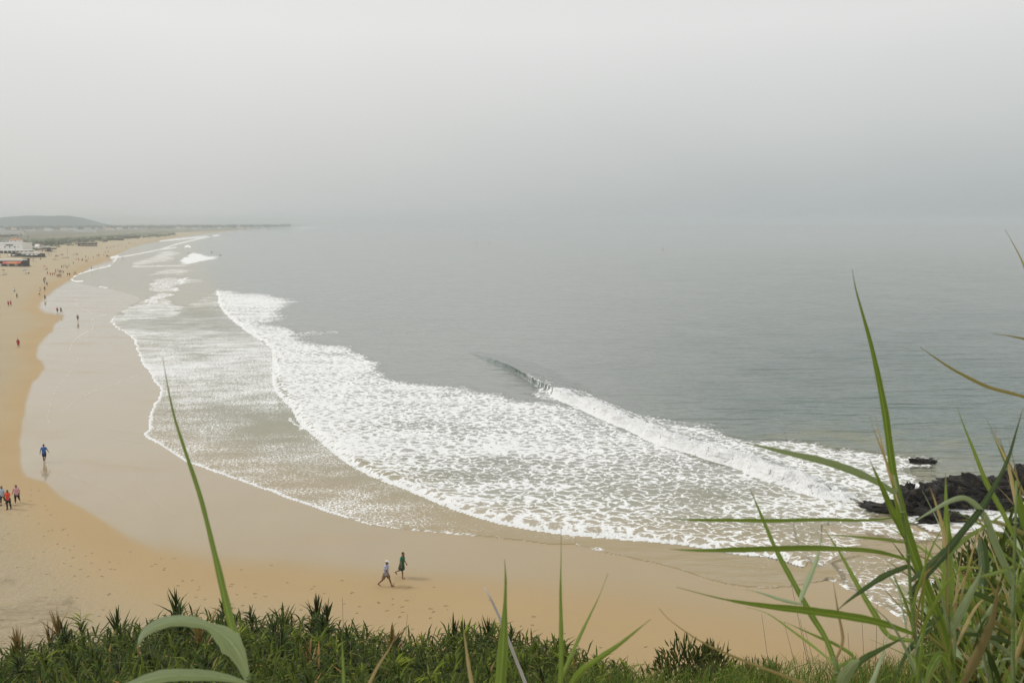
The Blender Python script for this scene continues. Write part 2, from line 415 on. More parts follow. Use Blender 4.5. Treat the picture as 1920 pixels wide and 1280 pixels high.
def beach_material():
    m, t = new_mat('beach_sand')
    pos = t.node('ShaderNodeNewGeometry').outputs['Position']
    wet, damp, scrub, track, prints, foam, field, line = (t.attr(k) for k in ('wet', 'damp', 'scrub', 'track', 'prints', 'foam', 'field', 'line'))
    n1 = t.noise(pos, 0.10, 4, 0.55).outputs['Fac']; n2 = t.noise(pos, 2.2, 5, 0.65).outputs['Fac']; n3 = t.noise(pos, 14, 3, 0.6).outputs['Fac']
    dry = t.mix(n1, (0.395, 0.330, 0.215), (0.465, 0.392, 0.268))
    dry = t.mix(t.mapr(n2, 0.35, 0.7), dry, (0.43, 0.345, 0.215))
    dampc = t.mix(n1, (0.368, 0.262, 0.132), (0.425, 0.306, 0.160))
    wetc = t.mix(t.noise(t.mapping(pos, (0.25, 0.08, 1), (0, 0, R(35))), 1.0, 3).outputs['Fac'], (0.305, 0.230, 0.118), (0.350, 0.268, 0.146))
    c = t.mix(damp, dry, dampc)
    wn = t.noise(t.mapping(pos, (0.05, 0.16, 1), (0, 0, R(-25))), 1.0, 4, 0.6).outputs['Fac']
    wet = t.math('MULTIPLY', wet, t.mapr(wn, 0.25, 0.5, 0.72, 1.0))
    c = t.mix(wet, c, wetc)
    sv = t.noise(pos, 0.09, 5, 0.65).outputs['Fac']
    fieldc = t.mix(sv, (0.13, 0.115, 0.075), (0.20, 0.175, 0.12))
    scrubc = t.mix(t.noise(pos, 0.35, 4, 0.7).outputs['Fac'], (0.045, 0.065, 0.03), (0.16, 0.165, 0.085))
    c = t.mix(field, c, fieldc)
    c = t.mix(t.mapr(t.math('ADD', scrub, t.math('MULTIPLY', t.math('SUBTRACT', sv, 0.5), 1.2)), 0.35, 0.65), c, scrubc)
    # thin lines of foam left by earlier waves
    fsp = t.noise(pos, 1.6, 4, 0.7).outputs['Fac']
    fm = t.mapr(t.math('ADD', t.math('MULTIPLY', foam, 1.15), t.math('MULTIPLY', t.math('SUBTRACT', fsp, 0.5), 0.7)), 0.34, 0.62)
    fm = t.math('MULTIPLY', fm, t.mapr(foam, 0.02, 0.2))
    c = t.mix(t.math('MULTIPLY', fm, 0.55), c, (0.80, 0.80, 0.77))
    # footprints: scattered pits
    vo = t.node('ShaderNodeTexVoronoi', {'Vector': t.mapping(t.node('ShaderNodeVectorMath', {0: pos, 1: t.noise(pos, 0.7, 2).outputs['Color']}, operation='ADD').outputs[0], (1.1, 1.5, 1)), 'Scale': 1.0, 'Randomness': 1.0}, feature='F1', voronoi_dimensions='2D')
    selc = t.node('ShaderNodeSeparateColor', {'Color': vo.outputs['Color']}).outputs[0]
    pit = t.math('MULTIPLY', t.mapr(vo.outputs['Distance'], 0.13, 0.04), t.math('LESS_THAN', selc, t.math('MULTIPLY', prints, 0.42)))
    dist = t.noise(pos, 3.2, 5, 0.7).outputs['Fac']
    drough = t.math('MULTIPLY', dist, t.math('MULTIPLY', t.math('SUBTRACT', 1.0, damp), 0.22))
    tr = t.noise(t.mapping(pos, (0.35, 1.9, 1), (0, 0, R(-16))), 1.0, 4, 0.6).outputs['Fac']
    h = t.math('MULTIPLY', pit, -0.13)
    h = t.math('ADD', h, t.math('MULTIPLY', tr, t.math('MULTIPLY', track, 0.95)))
    h = t.math('ADD', h, drough)
    h = t.math('ADD', h, t.math('MULTIPLY', n3, 0.01))
    wr = t.noise(t.mapping(pos, (0.5, 1.6, 1), (0, 0, R(20))), 1.0, 3).outputs['Fac']
    h2 = t.math('MULTIPLY', wr, t.math('MULTIPLY', wet, 0.012))
    h = t.math('MULTIPLY', h, t.math('SUBTRACT', 1.0, t.math('MULTIPLY', wet, 0.97)))
    h = t.math('ADD', t.math('ADD', h, h2), t.math('MULTIPLY', line, 0.022))
    bump = t.node('ShaderNodeBump', {'Height': h, 'Strength': 1.0, 'Distance': 1.0})
    rough = t.math('SUBTRACT', t.math('SUBTRACT', 0.95, t.math('MULTIPLY', damp, 0.18)), t.math('MULTIPLY', wet, 0.30))
    b = t.node('ShaderNodeBsdfPrincipled', {'Base Color': c, 'Roughness': rough, 'Specular IOR Level': 0.25, 'Normal': bump.outputs[0],
        'Coat Weight': t.math('MULTIPLY', wet, t.math('SUBTRACT', 1.0, fm)), 'Coat Roughness': 0.045, 'Coat IOR': 1.48, 'Coat Normal': bump.outputs[0]})
    finish(t, b.outputs[0]); return m

def hill_material():
    m, t = new_mat('hillside_soil')
    pos = t.node('ShaderNodeNewGeometry').outputs['Position']
    n = t.noise(pos, 1.2, 5, 0.7).outputs['Fac']
    c = t.mix(n, (0.035, 0.035, 0.018), (0.16, 0.12, 0.07))
    bump = t.node('ShaderNodeBump', {'Height': n, 'Strength': 0.6, 'Distance': 0.3})
    b = t.node('ShaderNodeBsdfPrincipled', {'Base Color': c, 'Roughness': 0.95, 'Normal': bump.outputs[0]})
    finish(t, b.outputs[0]); return m

def rock_material():
    m, t = new_mat('wet_rock')
    pos = t.node('ShaderNodeNewGeometry').outputs['Position']
    n = t.noise(pos, 1.6, 6, 0.7).outputs['Fac']
    st = t.noise(t.mapping(pos, (0.7, 0.7, 5), (R(25), R(18), 0)), 1.3, 4, 0.7).outputs['Fac']
    c = t.mix(t.mapr(st, 0.35, 0.7), (0.004, 0.004, 0.004), (0.022, 0.015, 0.010))
    c = t.mix(t.mapr(n, 0.54, 0.68), c, (0.070, 0.046, 0.020))
    bump = t.node('ShaderNodeBump', {'Height': t.math('ADD', st, n), 'Strength': 0.9, 'Distance': 0.25})
    b = t.node('ShaderNodeBsdfPrincipled', {'Base Color': c, 'Roughness': 0.42, 'Specular IOR Level': 0.3, 'Normal': bump.outputs[0]})
    finish(t, b.outputs[0]); return m

M = {}
M['sea'] = sea_material(); M['beach'] = beach_material(); M['soil'] = hill_material(); M['rock'] = rock_material()
M['cane'] = leaf_mat('cane_leaves', (0.012, 0.032, 0.004), (0.290, 0.350, 0.030), trans=0.22, spec=.08, rough=.5, pw=1.5, dry_at=.93, dryf=.965)  # dark base and bright tip paint in thicket shadow and sunlit leaf edges
M['cane_dark_shaded'] = leaf_mat('shade_dark_cane_leaves', (0.003, 0.010, 0.003), (0.080, 0.130, 0.018), trans=0.12, spec=.08, rough=.5, pw=2.4, dry_at=.93, dryf=.97)  # dark green, pushed near black to paint the thicket's self-shadow
M['undergrowth_shaded'] = leaf_mat('shade_dark_undergrowth_leaves', (0.004, 0.011, 0.002), (0.130, 0.175, 0.018), trans=0.15, spec=.08, pw=2.3, dry_at=.94, dryf=.965)  # leaf colour darkened to paint the black shadow gaps
M['cane_dry'] = leaf_mat('dry_cane_leaves', (0.22, 0.11, 0.045), (0.30, 0.19, 0.07), trans=0.2)
M['bush'] = leaf_mat('bush_leaves', (0.010, 0.020, 0.005), (0.130, 0.160, 0.030), trans=0.12, spec=.08, pw=1.6)
M['grass'] = leaf_mat('slope_grass', (0.030, 0.065, 0.012), (0.22, 0.30, 0.05), trans=0.25, pw=1.3, dry_at=.92, spec=.1)
M['reed'] = leaf_mat('reed_leaf', (0.130, 0.205, 0.022), (0.270, 0.350, 0.060), trans=0.38, rib=.55, rough=0.4, var=0.15, dry=(0.26, 0.16, 0.06), dry_at=0.88)
M['reed_dark'] = leaf_mat('dark_reed_leaf', (0.028, 0.052, 0.014), (0.075, 0.120, 0.026), trans=0.2, spec=.22, rib=.4, var=0.1, dry=(0.20, 0.12, 0.04), dry_at=0.86)
M['reed_pale'] = leaf_mat('pale_reed_leaf', (0.34, 0.41, 0.22), (0.42, 0.49, 0.29), trans=0.30, rough=0.38, rib=.3, var=0.1, dry=(0.18, 0.22, 0.05), dry_at=0.9)
M['reed_dry'] = leaf_mat('dry_reed_leaf', (0.30, 0.20, 0.07), (0.38, 0.30, 0.12), trans=0.3, var=0.1, dry=(0.22, 0.13, 0.05), dry_at=0.7)
M['stem'] = plain('green_stem', (0.13, 0.18, 0.045), 0.5)
M['stem_dry'] = plain('dry_stem', (0.33, 0.27, 0.18), 0.8)
M['stick'] = plain('bleached_stick', (0.48, 0.45, 0.40), 0.85)
M['bark'] = plain('bark', (0.10, 0.075, 0.05), 0.9)
M['white'] = plain('white_render', (0.78, 0.77, 0.74), 0.8, 0.05)
M['canvas'] = plain('pale_canvas', (0.72, 0.70, 0.64), 0.85, 0.06)
M['orange_tile'] = plain('orange_roof', (0.48, 0.20, 0.09), 0.8)
M['dark_glass'] = plain('dark_glass', (0.03, 0.035, 0.04), 0.2)
M['shade'] = plain('dark_timber_and_shade', (0.045, 0.036, 0.030), 0.85)  # dark timber; also colours in the shade under roofs and in openings
M['wood'] = plain('weathered_timber', (0.16, 0.11, 0.07), 0.85)
M['thatch'] = plain('brown_thatch', (0.13, 0.10, 0.07), 0.95)
M['red_cloth'] = plain('red_canvas', (0.62, 0.10, 0.06), 0.8)
M['orange_cloth'] = plain('orange_canvas', (0.68, 0.24, 0.08), 0.8)
M['pink_cloth'] = plain('pink_canvas', (0.62, 0.22, 0.20), 0.8)
M['blue_cloth'] = plain('blue_canvas', (0.16, 0.30, 0.45), 0.8)
M['green_cloth'] = plain('green_canvas', (0.05, 0.20, 0.11), 0.8)
M['tan_cloth'] = plain('tan_canvas', (0.40, 0.32, 0.20), 0.85)
M['grey_roof'] = plain('grey_roof', (0.30, 0.31, 0.32), 0.8)
M['far_tree'] = leaf_mat('far_leaves', (0.035, 0.055, 0.03), (0.07, 0.09, 0.045), trans=0.1)
M['palm'] = leaf_mat('palm_leaves', (0.03, 0.045, 0.02), (0.06, 0.075, 0.03), trans=0.1)
m_, t_ = new_mat('haze_blue_hill_scrub')
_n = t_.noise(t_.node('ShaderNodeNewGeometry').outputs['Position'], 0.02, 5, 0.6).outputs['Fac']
finish(t_, t_.node('ShaderNodeBsdfPrincipled', {'Base Color': t_.mix(_n, (0.018, 0.060, 0.066), (0.035, 0.085, 0.085)), 'Roughness': 1.0}).outputs[0])  # scrub green shifted to blue, distance haze put into the colour
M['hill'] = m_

# ------------------------------------------------------------------ the ground and the sea
rows = np.concatenate([np.array([3200, 2600, 2200, 1900, 1700, 1560, 1460, 1400, 1360, 1330, 1312, 1300]), np.arange(1290, 560, -2.0), np.arange(560, 440, -1.25),
                       np.arange(440, 421, -0.6), np.array([420.6, 420.0, 419.4, 418.8, 418.4])])
cols = np.concatenate([np.arange(-1500, -60, 48.0), np.arange(-60, 1980, 3.0), np.arange(1980, 3420, 48.0)])
PX, PY = np.meshgrid(cols, rows)
GX, GY = on_plane(PX, PY)
SD = shore_sd(GX, GY)
# ragged edge
SD = SD + (fbm(GX * 0.35, GY * 0.35, 41, 3) - 0.5) * np.clip(np.abs(GY) * 0.006, 0.5, 6)
BD, BPOS = line_sd(GX, GY, B_w); BD = BD * B_SIGN
CD, CPOS = line_sd(GX, GY, C_w); CD = CD * C_SIGN

# foam: how much of the surface is covered
def build_sea():
    n_a = fbm(GX * 0.07, GY * 0.07, 11, 4); n_b = fbm(GX * 0.3, GY * 0.3, 21, 4)
    n_s = fbm(GX * 0.05, GY * 0.22, 23, 4)
    jx = (fbm(GX * 0.12, GY * 0.12, 31, 4) - 0.5); jy = (fbm(GX * 0.12, GY * 0.12, 37, 4) - 0.5)
    k = np.clip((PY - HZ) / 300, 0.05, 1)
    X = PX + jx * 70 * k; Y = PY + jy * 26 * k
    foam = np.zeros(PX.shape); fine = np.zeros(PX.shape)
    def put(poly, dens, soft, fi=0.0, ys=2.0):
        nonlocal foam, fine
        s = poly_sd(X, Y, poly, ys)
        d = dens * sstep(-soft, soft, s)
        fine = np.where(d > foam, fi, fine); foam = np.maximum(foam, d)
    # thin sheet between the first edge and the second bore
    swash = LA[20:41] + [(1080, 1004)] + LB[:19][::-1] + [(345, 575), (300, 564), (262, 566)]
    band = 0.50 + 0.5 * (n_a - 0.5) + 0.28 * np.exp(-((PY - 690) / 70) ** 2) * (PX < 520) - 0.26 * np.exp(-(((PX - 520) / 90) ** 2 + ((PY - 800) / 30) ** 2))
    band = band - 0.20 * sstep(600, 1000, PX) - 0.16 * np.exp(-(((PX - 360) / 80) ** 2 + ((PY - 590) / 12) ** 2))
    s = poly_sd(PX, PY, swash, 2.0)
    foam = np.where(s > 0, np.clip(band, 0.1, 0.85), 0) ; fine = np.where(s > 0, 1.0, 0)
    far = [(225, 588), (260, 570), (310, 562), (345, 578), (322, 592), (228, 606)]
    put(far, 0.72, 6, 0.8)
    # heavy foam behind the second bore
    heavy = LB[:24] + [(1450, 1045), (1540, 1066), (1600, 1020), (1640, 960), (1560, 935), (1450, 900), (1340, 868), (1250, 838), (1170, 806),
            (1120, 790), (1060, 768), (1000, 752), (940, 738), (830, 733), (740, 722), (700, 706), (705, 690), (650, 655), (560, 640), (545, 618), (490, 606), (535, 596), (505, 588), (552, 566), (470, 552)]
    s = poly_sd(X, Y, heavy, 2.0)
    dens = 0.74 + 0.58 * (n_a - 0.5) + 0.34 * (n_s - 0.5) + 0.07 * sstep(820, 720, PY) - 0.20 * sstep(900, 1350, PX) * sstep(820, 930, PY) + 0.10 * sstep(760, 640, PX)
    dens = dens + 0.24 * np.exp(-np.clip(BD, 0, 99) / np.clip(3.5 * 1e2 / np.clip(PY - HZ, 40, 999), 2.2, 12)) * (BD > 0)
    dh = np.clip(dens, 0.3, 1.0) * sstep(-22, 14, s) * (BD > -0.2)
    fine = np.where(dh > foam, 0.0, fine); foam = np.maximum(foam, dh)
    put([(541, 790), (549, 788), (572, 808), (562, 812)], 0.85, 5)
    put([(555, 627), (640, 620), (640, 626), (560, 640)], 0.5, 8)
    # the broken part of the wave and the white water up to the rocks
    put([(1165, 776), (1215, 782), (1290, 802), (1390, 818), (1490, 830), (1580, 848), (1640, 858), (1650, 900), (1640, 940), (1590, 938), (1530, 922), (1450, 896), (1400, 876), (1340, 858), (1250, 830), (1185, 800)], 0.74, 10)
    put([(1180, 768), (1300, 790), (1350, 800), (1300, 806), (1200, 786)], 0.50, 10)
    put([(1580, 846), (1700, 858), (1770, 864), (1690, 880), (1720, 900), (1640, 940), (1600, 900)], 0.70, 14)
    put([(1690, 856), (1765, 858), (1750, 876), (1690, 874)], 0.72, 10)
    put([(1600, 940), (1690, 905), (1800, 900), (1930, 905), (2100, 890), (2200, 990), (1930, 1010), (1840, 990), (1760, 1005), (1690, 975)], 0.92, 16)
    put([(1540, 965), (1680, 975), (1760, 1005), (1690, 1015), (1600, 1000), (1540, 985)], 0.62, 16)
    put([(1550, 1060), (1600, 1040), (1730, 1050), (1760, 1100), (1700, 1160), (1630, 1120), (1580, 1094)], 0.46, 14, 0.3)
    put([(1324, 1030), (1545, 1066), (1552, 1086), (1480, 1096), (1400, 1090)], 0.22, 10, 1.0)
    # lace on the curling face
    put([(1005, 716), (1060, 735), (1120, 760), (1180, 782), (1170, 800), (1100, 780), (1040, 756), (1000, 738)], 0.60, 8, 0.0)
    # far breakers
    put([(332, 492), (346, 482), (366, 474), (388, 480), (412, 482), (398, 487), (352, 495)], 1.25, 5)
    put([(246, 490), (275, 485), (296, 473), (314, 468), (345, 474), (322, 482), (330, 487), (270, 497), (250, 501)], 0.62, 9)
    put([(272, 518), (310, 502), (372, 506), (340, 515)], 0.60, 9)
    put([(281, 536), (290, 524), (312, 519), (352, 520), (395, 526), (338, 531), (326, 541), (352, 546), (300, 552), (283, 548)], 0.66, 9)
    put([(335, 532), (340, 520), (350, 519), (352, 526)], 1.0, 3)
    put([(322, 545), (328, 538), (336, 539), (340, 546)], 1.0, 3)
    put([(256, 570), (285, 556), (308, 551), (332, 553), (300, 564), (262, 576)], 0.80, 4)
    for Lf, wd, dn in (([(200, 486), (250, 478), (300, 468), (330, 464)], 1.5, 0.8), ([(204, 484), (222, 480), (212, 492)], 2.2, 0.85), ([(300, 468), (330, 458), (372, 448), (392, 444)], 1.7, 0.8),
                       ([(300, 452), (350, 447), (388, 443)], 2.0, 0.8), ([(131, 523), (148, 513), (180, 504), (206, 498)], 1.9, 0.95), ([(133, 524), (142, 528), (155, 527)], 1.9, 0.9),
                       ([(347, 463), (352, 461), (357, 463)], 2.0, 1.0), ([(400, 442), (410, 441)], 1.6, 0.9), ([(248, 500), (290, 499), (350, 498)], 1.8, 0.7),
                       ([(180, 541), (190, 538), (200, 540)], 2.2, 0.8), ([(560, 428), (575, 427), (590, 427)], 1.5, 0.6),
                       ([(1082, 1022), (1095, 1030), (1130, 1031)], 5.0, 0.62)):
        d = np.abs(line_sd(PX, PY, Lf)[0]); v = dn * sstep(wd * 1.6, wd * 0.5, d)
        fine = np.where(v > foam, 0.5, fine); foam = np.maximum(foam, v)
    # white rim along the first edge
    rim = np.exp(-np.clip(-SD, 0, 99) / np.clip(1.1e2 / np.clip(PY - HZ, 60, 999), 0.35, 3.0)) * (SD < 0.6)
    live = sstep(585, 600, PY) * (1 - 0.55 * sstep(560, 760, PX)) * (1 - 0.65 * sstep(820, 1000, PX)) + 0.35 * sstep(1540, 1560, PX) * (PX < 1700)
    foam = np.maximum(foam, rim * np.clip(live, 0, 1) * 1.25 * (SD > -9))
    # bore front, always bright
    fr = np.exp(-np.clip(BD, 0, 99) / np.clip(2.0e2 / np.clip(PY - HZ, 60, 999), 0.7, 5)) * (BD > -0.25) * (BPOS < 0.83)
    foam = np.maximum(foam, fr * (1.32 - 0.35 * sstep(0.72, 0.8, BPOS)))
    fine = np.where(fr > 0.5, 0, fine)
    foam = np.clip(foam + (n_s - 0.5) * 0.22 * (foam > 0.05), 0, 1.3)
    # heights
    z = (fbm(GX * 0.05, GY * 0.11, 51, 3) - 0.5) * 0.22 * sstep(-12, -60, SD)
    edge = np.exp(-np.clip(-SD, 0, 99) / 1.6)
    z = z + 0.05 * sstep(0.4, -0.8, SD)
    z = z + 0.34 * sstep(-0.15, 0.9, BD) * np.exp(-np.clip(BD - 0.9, 0, 99) / 5.0) * (BPOS < 0.86) * (0.6 + 0.8 * n_b) * sstep(0.0, 0.03, BPOS)
    z = z + foam * (n_b - 0.5) * 0.16 * sstep(0, -3, SD)
    z = np.where(SD > 0.25, -0.4 - 0.2 * SD, z)
    z = np.where((SD > -0.15) & (SD <= 0.25), 0.03, z)
    shallow = sstep(-55, -3, SD) * 0.75 + 0.25 * sstep(-9, 0, SD)
    shallow = shallow * (1 - 0.35 * sstep(1100, 900, PX) * sstep(900, 700, PY)); shallow = np.maximum(shallow, 0.75 * sstep(-140, -30, SD) * sstep(640, 560, PY) * sstep(520, 360, PX))
    shallow = np.clip(np.maximum(shallow, 0.95 * ((PX > 1540) & (PY > 985))), 0, 1)
    shallow = shallow * (1 - 0.50 * sstep(0.5, 6, BD) * sstep(0.9, 0.7, BPOS) * sstep(1010, 900, PY))
    ripple = sstep(900, 1750, PX) * (0.45 + 0.8 * sstep(520, 760, PY)) * (0.55 + 0.9 * n_a) * sstep(418, 520, PY)
    ripple = np.clip(ripple + 0.5 * np.exp(-(((PX - 1830) / 120) ** 2 + ((PY - 745) / 45) ** 2)) + 0.10, 0, 1.2)
    ripple = ripple * (1 - 0.8 * sstep(0.2, 0.6, foam))
    weed = np.exp(-(((PX - 1600) / 230) ** 2 + ((PY - 840) / 34) ** 2))
    attrs = dict(foam=foam, fine=fine, shallow=shallow, ripple=ripple, weed=weed, face=0 * foam)
    cell = lambda a: 0.25 * (a[:-1, :-1] + a[1:, :-1] + a[:-1, 1:] + a[1:, 1:])
    is_sea = cell(SD) < 1.2
    is_foam = is_sea & (cell(foam) > 0.16)
    o = grid_mesh('sea', GX, GY, z, is_sea & ~is_foam, attrs, M['sea'])
    tag(o, 'calm grey green sea fading into mist', None, None, 'structure')
    o = grid_mesh('surf_foam', GX, GY, z, is_foam, attrs, M['sea'])
    tag(o, 'white lacy foam of spent waves spread over the shallows', 'foam', None, 'stuff')
build_sea()

def build_wave():
    P = np.array(smooth_line(C_w, 10)); seg = np.r_[0, np.cumsum(np.linalg.norm(np.diff(P, axis=0), axis=1))]
    L = seg[-1]; n = int(L / 0.22); sv = np.linspace(0, L, n)
    cx, cy_ = np.interp(sv, seg, P[:, 0]), np.interp(sv, seg, P[:, 1])
    k = 9; ker = np.ones(2 * k + 1) / (2 * k + 1)
    tx = np.convolve(np.pad(np.gradient(cx), k, 'edge'), ker, 'valid'); ty = np.convolve(np.pad(np.gradient(cy_), k, 'edge'), ker, 'valid')
    ln = np.hypot(tx, ty); tx, ty = tx / ln, ty / ln
    nx, ny = ty, -tx                                   # towards the shore
    q = on_plane(900, 900); 
    if ((q[0] - cx[n // 2]) * nx[n // 2] + (q[1] - cy_[n // 2]) * ny[n // 2]) < 0: nx, ny = -nx, -ny
    u0 = np.concatenate([np.linspace(-7, -1.6, 22), np.linspace(-1.5, 2.0, 44), np.linspace(2.1, 3.6, 8)])
    S, U = np.meshgrid(sv, u0, indexing='ij'); p = S / L
    nb = fbm(S * 0.9, U * 0.9, 81, 4); nl = fbm(S * 0.22, U * 0.0 + 3.3, 83, 3); nf = fbm(S * 2.6, U * 2.6, 85, 3)
    broke = sstep(0.41, 0.58, p + (nl - 0.5) * 0.10 + (nb - 0.5) * 0.12)
    curl = sstep(0.16, 0.36, p) * (1 - 0.6 * broke)
    H = (0.14 + 1.02 * sstep(0.02, 0.38, p)) * sstep(0.0, 0.10, p) * sstep(1.0, 0.90, p) * (0.85 + 0.3 * nl)
    shp = np.where(U < 0, np.exp(-(U / (4.6 - 2.0 * broke)) ** 2), np.exp(-(U / (1.05 - 0.35 * curl + 0.45 * broke)) ** 2))
    fold = (vnoise(S * 0.75, U * 0.4, 7) - 0.5) * np.exp(-((U - 0.5) / 0.7) ** 2) * 0.16 * (1 - broke) * sstep(0.05, 0.2, p)
    Z = H * shp + fold * shp ** 0.5 - 0.13 + broke * shp * ((nb - 0.5) * 1.1 + (nf - 0.5) * 0.45)
    Uo = U + H * shp ** 2 * (0.25 + 0.40 * curl) * (0.9 + 0.3 * nl) + broke * shp * (nb - 0.5) * 1.0 + broke * shp * (fbm(S * 0.35, 0 * U + 1.7, 91, 3) - 0.5) * 2.4
    X = cx[:, None] + nx[:, None] * Uo; Y = cy_[:, None] + ny[:, None] * Uo
    lip = np.exp(-((U - 0.15) / 0.35) ** 2) * sstep(0.30, 0.42, p)
    foam = broke * (1.30 * sstep(-1.6, -0.2, U + (nb - 0.5) * 1.5) + 0.70 * sstep(-6.5, -2.5, U + (nl - .5) * 4)) * sstep(3.4, 2.2, U + (nb - 0.5))
    foam = np.maximum(foam, (1 - broke) * (0.56 * sstep(0.28, 0.42, p) * sstep(-0.8, 0.2, U) + 0.15 * lip))
    foam = np.clip(foam, 0, 1.3)
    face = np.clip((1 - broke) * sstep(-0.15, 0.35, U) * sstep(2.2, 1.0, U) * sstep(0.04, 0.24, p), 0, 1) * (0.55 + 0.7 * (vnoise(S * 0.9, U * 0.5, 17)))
    ripple = 0.25 + 0 * U
    zero = 0 * U
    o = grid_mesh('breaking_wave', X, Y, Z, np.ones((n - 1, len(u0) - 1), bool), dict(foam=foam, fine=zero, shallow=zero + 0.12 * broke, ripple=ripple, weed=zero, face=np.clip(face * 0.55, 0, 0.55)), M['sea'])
    tag(o, 'curling grey green wave breaking into a white roller beside the dark rocks', 'wave')
build_wave()

LW = [(620, 421.5), (400, 438), (330, 447.5), (285, 458), (235, 477), (205, 488), (170, 500), (150, 514), (130, 525), (105, 540), (86, 555), (72, 574), (82, 586), (119, 592), (103, 606), (96, 622), (72, 646), (68, 668),
      (84, 692), (60, 715), (45, 770), (38, 830), (38, 868), (52, 893), (84, 902), (106, 928), (150, 952), (190, 975), (222, 998), (250, 1012), (320, 1040),
      (400, 1056), (520, 1068), (640, 1082), (740, 1090), (900, 1104), (1100, 1130), (1300, 1165), (1500, 1200), (1800, 1290), (2400, 1400)]
def build_beach():
    Z = beach_z(GX, GY, SD)
    px, py = project(GX, GY, np.maximum(Z, 0))
    wl = smooth_line(LW, 2); wsea = [tuple(p) for p in wl] + [(6000, 1400), (6000, 300), (620, 300)]
    wj = (fbm(GX * 0.15, GY * 0.15, 61, 4) - 0.5) * np.clip((py - HZ) * 0.03, 0.5, 14)
    wd = np.abs(line_sd(px, py, wl)[0]); wd = np.where(in_poly(px, py, wsea), wd, -wd) + wj
    soft = 5.0 + 24 * sstep(150, 420, px) + 60 * sstep(700, 1300, px)
    wet = sstep(-soft * 0.6, soft, wd)
    wet = wet * (1 - 0.30 * sstep(600, 1150, px)) * (0.55 + 0.45 * sstep(0, 40 + 0 * px, wd + 30 * (px < 300)))
    dampw = np.clip((py - HZ) * 0.16, 6, 130)
    damp = sstep(-dampw * 1.7, -dampw * 0.2, wd + (fbm(GX * 0.06, GY * 0.06, 71, 3) - 0.5) * dampw)
    dampr = sstep(180, 900, px) * sstep(960, 1050, py)
    damp = np.clip(np.maximum(damp, dampr * 0.95), 0, 1)
    foam = np.zeros(px.shape); line = np.zeros(px.shape)
    for Lf, wdt, dn in (([(131, 656), (132, 649), (141, 635), (155, 626), (173, 616), (177, 604), (173, 597)], 1.5, 0.50),
                        ([(131, 656), (141, 665), (148, 670), (145, 680), (127, 703), (110, 722), (98, 745), (94, 766), (90, 780), (94, 794)], 1.5, 0.42),
                        ([(273, 695), (234, 713), (195, 726), (164, 738), (141, 750), (127, 764)], 1.6, 0.40), ([(197, 675), (230, 680), (265, 682)], 1.2, 0.3),
                        ([(144, 560), (144, 574), (169, 586), (185, 591), (201, 590)], 1.6, 0.5), ([(249, 862), (252, 882), (268, 912), (292, 942), (322, 964)], 2.0, 0.05),
                        ([(122, 880), (130, 893), (170, 905), (215, 925), (230, 938)], 2.0, 0.05), ([(1120, 1034), (1200, 1052), (1271, 1069), (1324, 1090), (1400, 1104), (1460, 1120)], 2.2, 0.15),
                        ([(700, 984), (800, 997), (900, 1006), (1000, 1017), (1080, 1024)], 2.0, 0.12),
                        ([(200, 804), (240, 808), (280, 812)], 1.6, 0.05), ([(215, 822), (270, 830)], 1.6, 0.05), ([(180, 868), (260, 874)], 1.6, 0.03)):
        d = np.abs(line_sd(px, py, Lf)[0])
        v = sstep(wdt * 1.7, wdt * 0.3, d); foam = np.maximum(foam, v * dn); line = np.maximum(line, v)
    blob = poly_sd(px, py, [(131, 656), (135, 645), (145, 634), (152, 650), (148, 668)])
    foam = np.maximum(foam, 0.22 * sstep(-1, 3, blob))
    scr = [(36, 470), (60, 472), (92, 466), (110, 459), (140, 453), (178, 450), (190, 447), (250, 444), (330, 437), (420, 433), (520, 428), (560, 424), (540, 419), (300, 432), (200, 438), (100, 444), (-60, 448), (-200, 470)]
    scrub = 0.75 * sstep(-4, 5, poly_sd(px, py, scr, 1.5)) * (SD > 8)
    fld = [(-900, 462), (-60, 452), (60, 447), (110, 444.5), (200, 439), (300, 433.5), (420, 431), (540, 426), (600, 419), (-900, 412)]
    field = sstep(-2, 2, poly_sd(px, py, fld, 1.5)) * (SD > 10)
    scrub = np.where(field > 0.5, 0.42 * sstep(440, 425, py), scrub)
    tr = np.maximum(poly_sd(px, py, [(-60, 1140), (60, 1122), (125, 1122), (135, 1140), (110, 1152), (60, 1166), (-60, 1186)], 1.5),
                    poly_sd(px, py, [(-60, 1184), (60, 1182), (110, 1186), (60, 1200), (-60, 1212)], 1.5))
    tr = np.maximum(tr, poly_sd(px, py, [(-20, 1086), (8, 1086), (18, 1091), (-20, 1096)], 1.5))
    track = sstep(-16, 14, tr) * (0.35 + 1.0 * fbm(GX * 0.5, GY * 1.4, 95, 3))
    prints = 0.25 * sstep(-20, -60, wd) + 0.8 * np.exp(-np.abs(line_sd(px, py, [(0, 950), (80, 985), (180, 1060), (330, 1085), (480, 1110), (620, 1118), (800, 1130)])[0]) / 26)
    prints = np.clip(prints * (1 - wet), 0, 1)
    cell = lambda a: 0.25 * (a[:-1, :-1] + a[1:, :-1] + a[:-1, 1:] + a[1:, 1:])
    o = grid_mesh('beach', GX, GY, Z, cell(SD) > -25, dict(wet=wet, damp=damp, foam=foam, scrub=scrub, field=field, track=track, prints=prints, line=line), M['beach'])
    tag(o, 'wide sandy beach, wet and shining towards the water', None, None, 'structure')
build_beach()

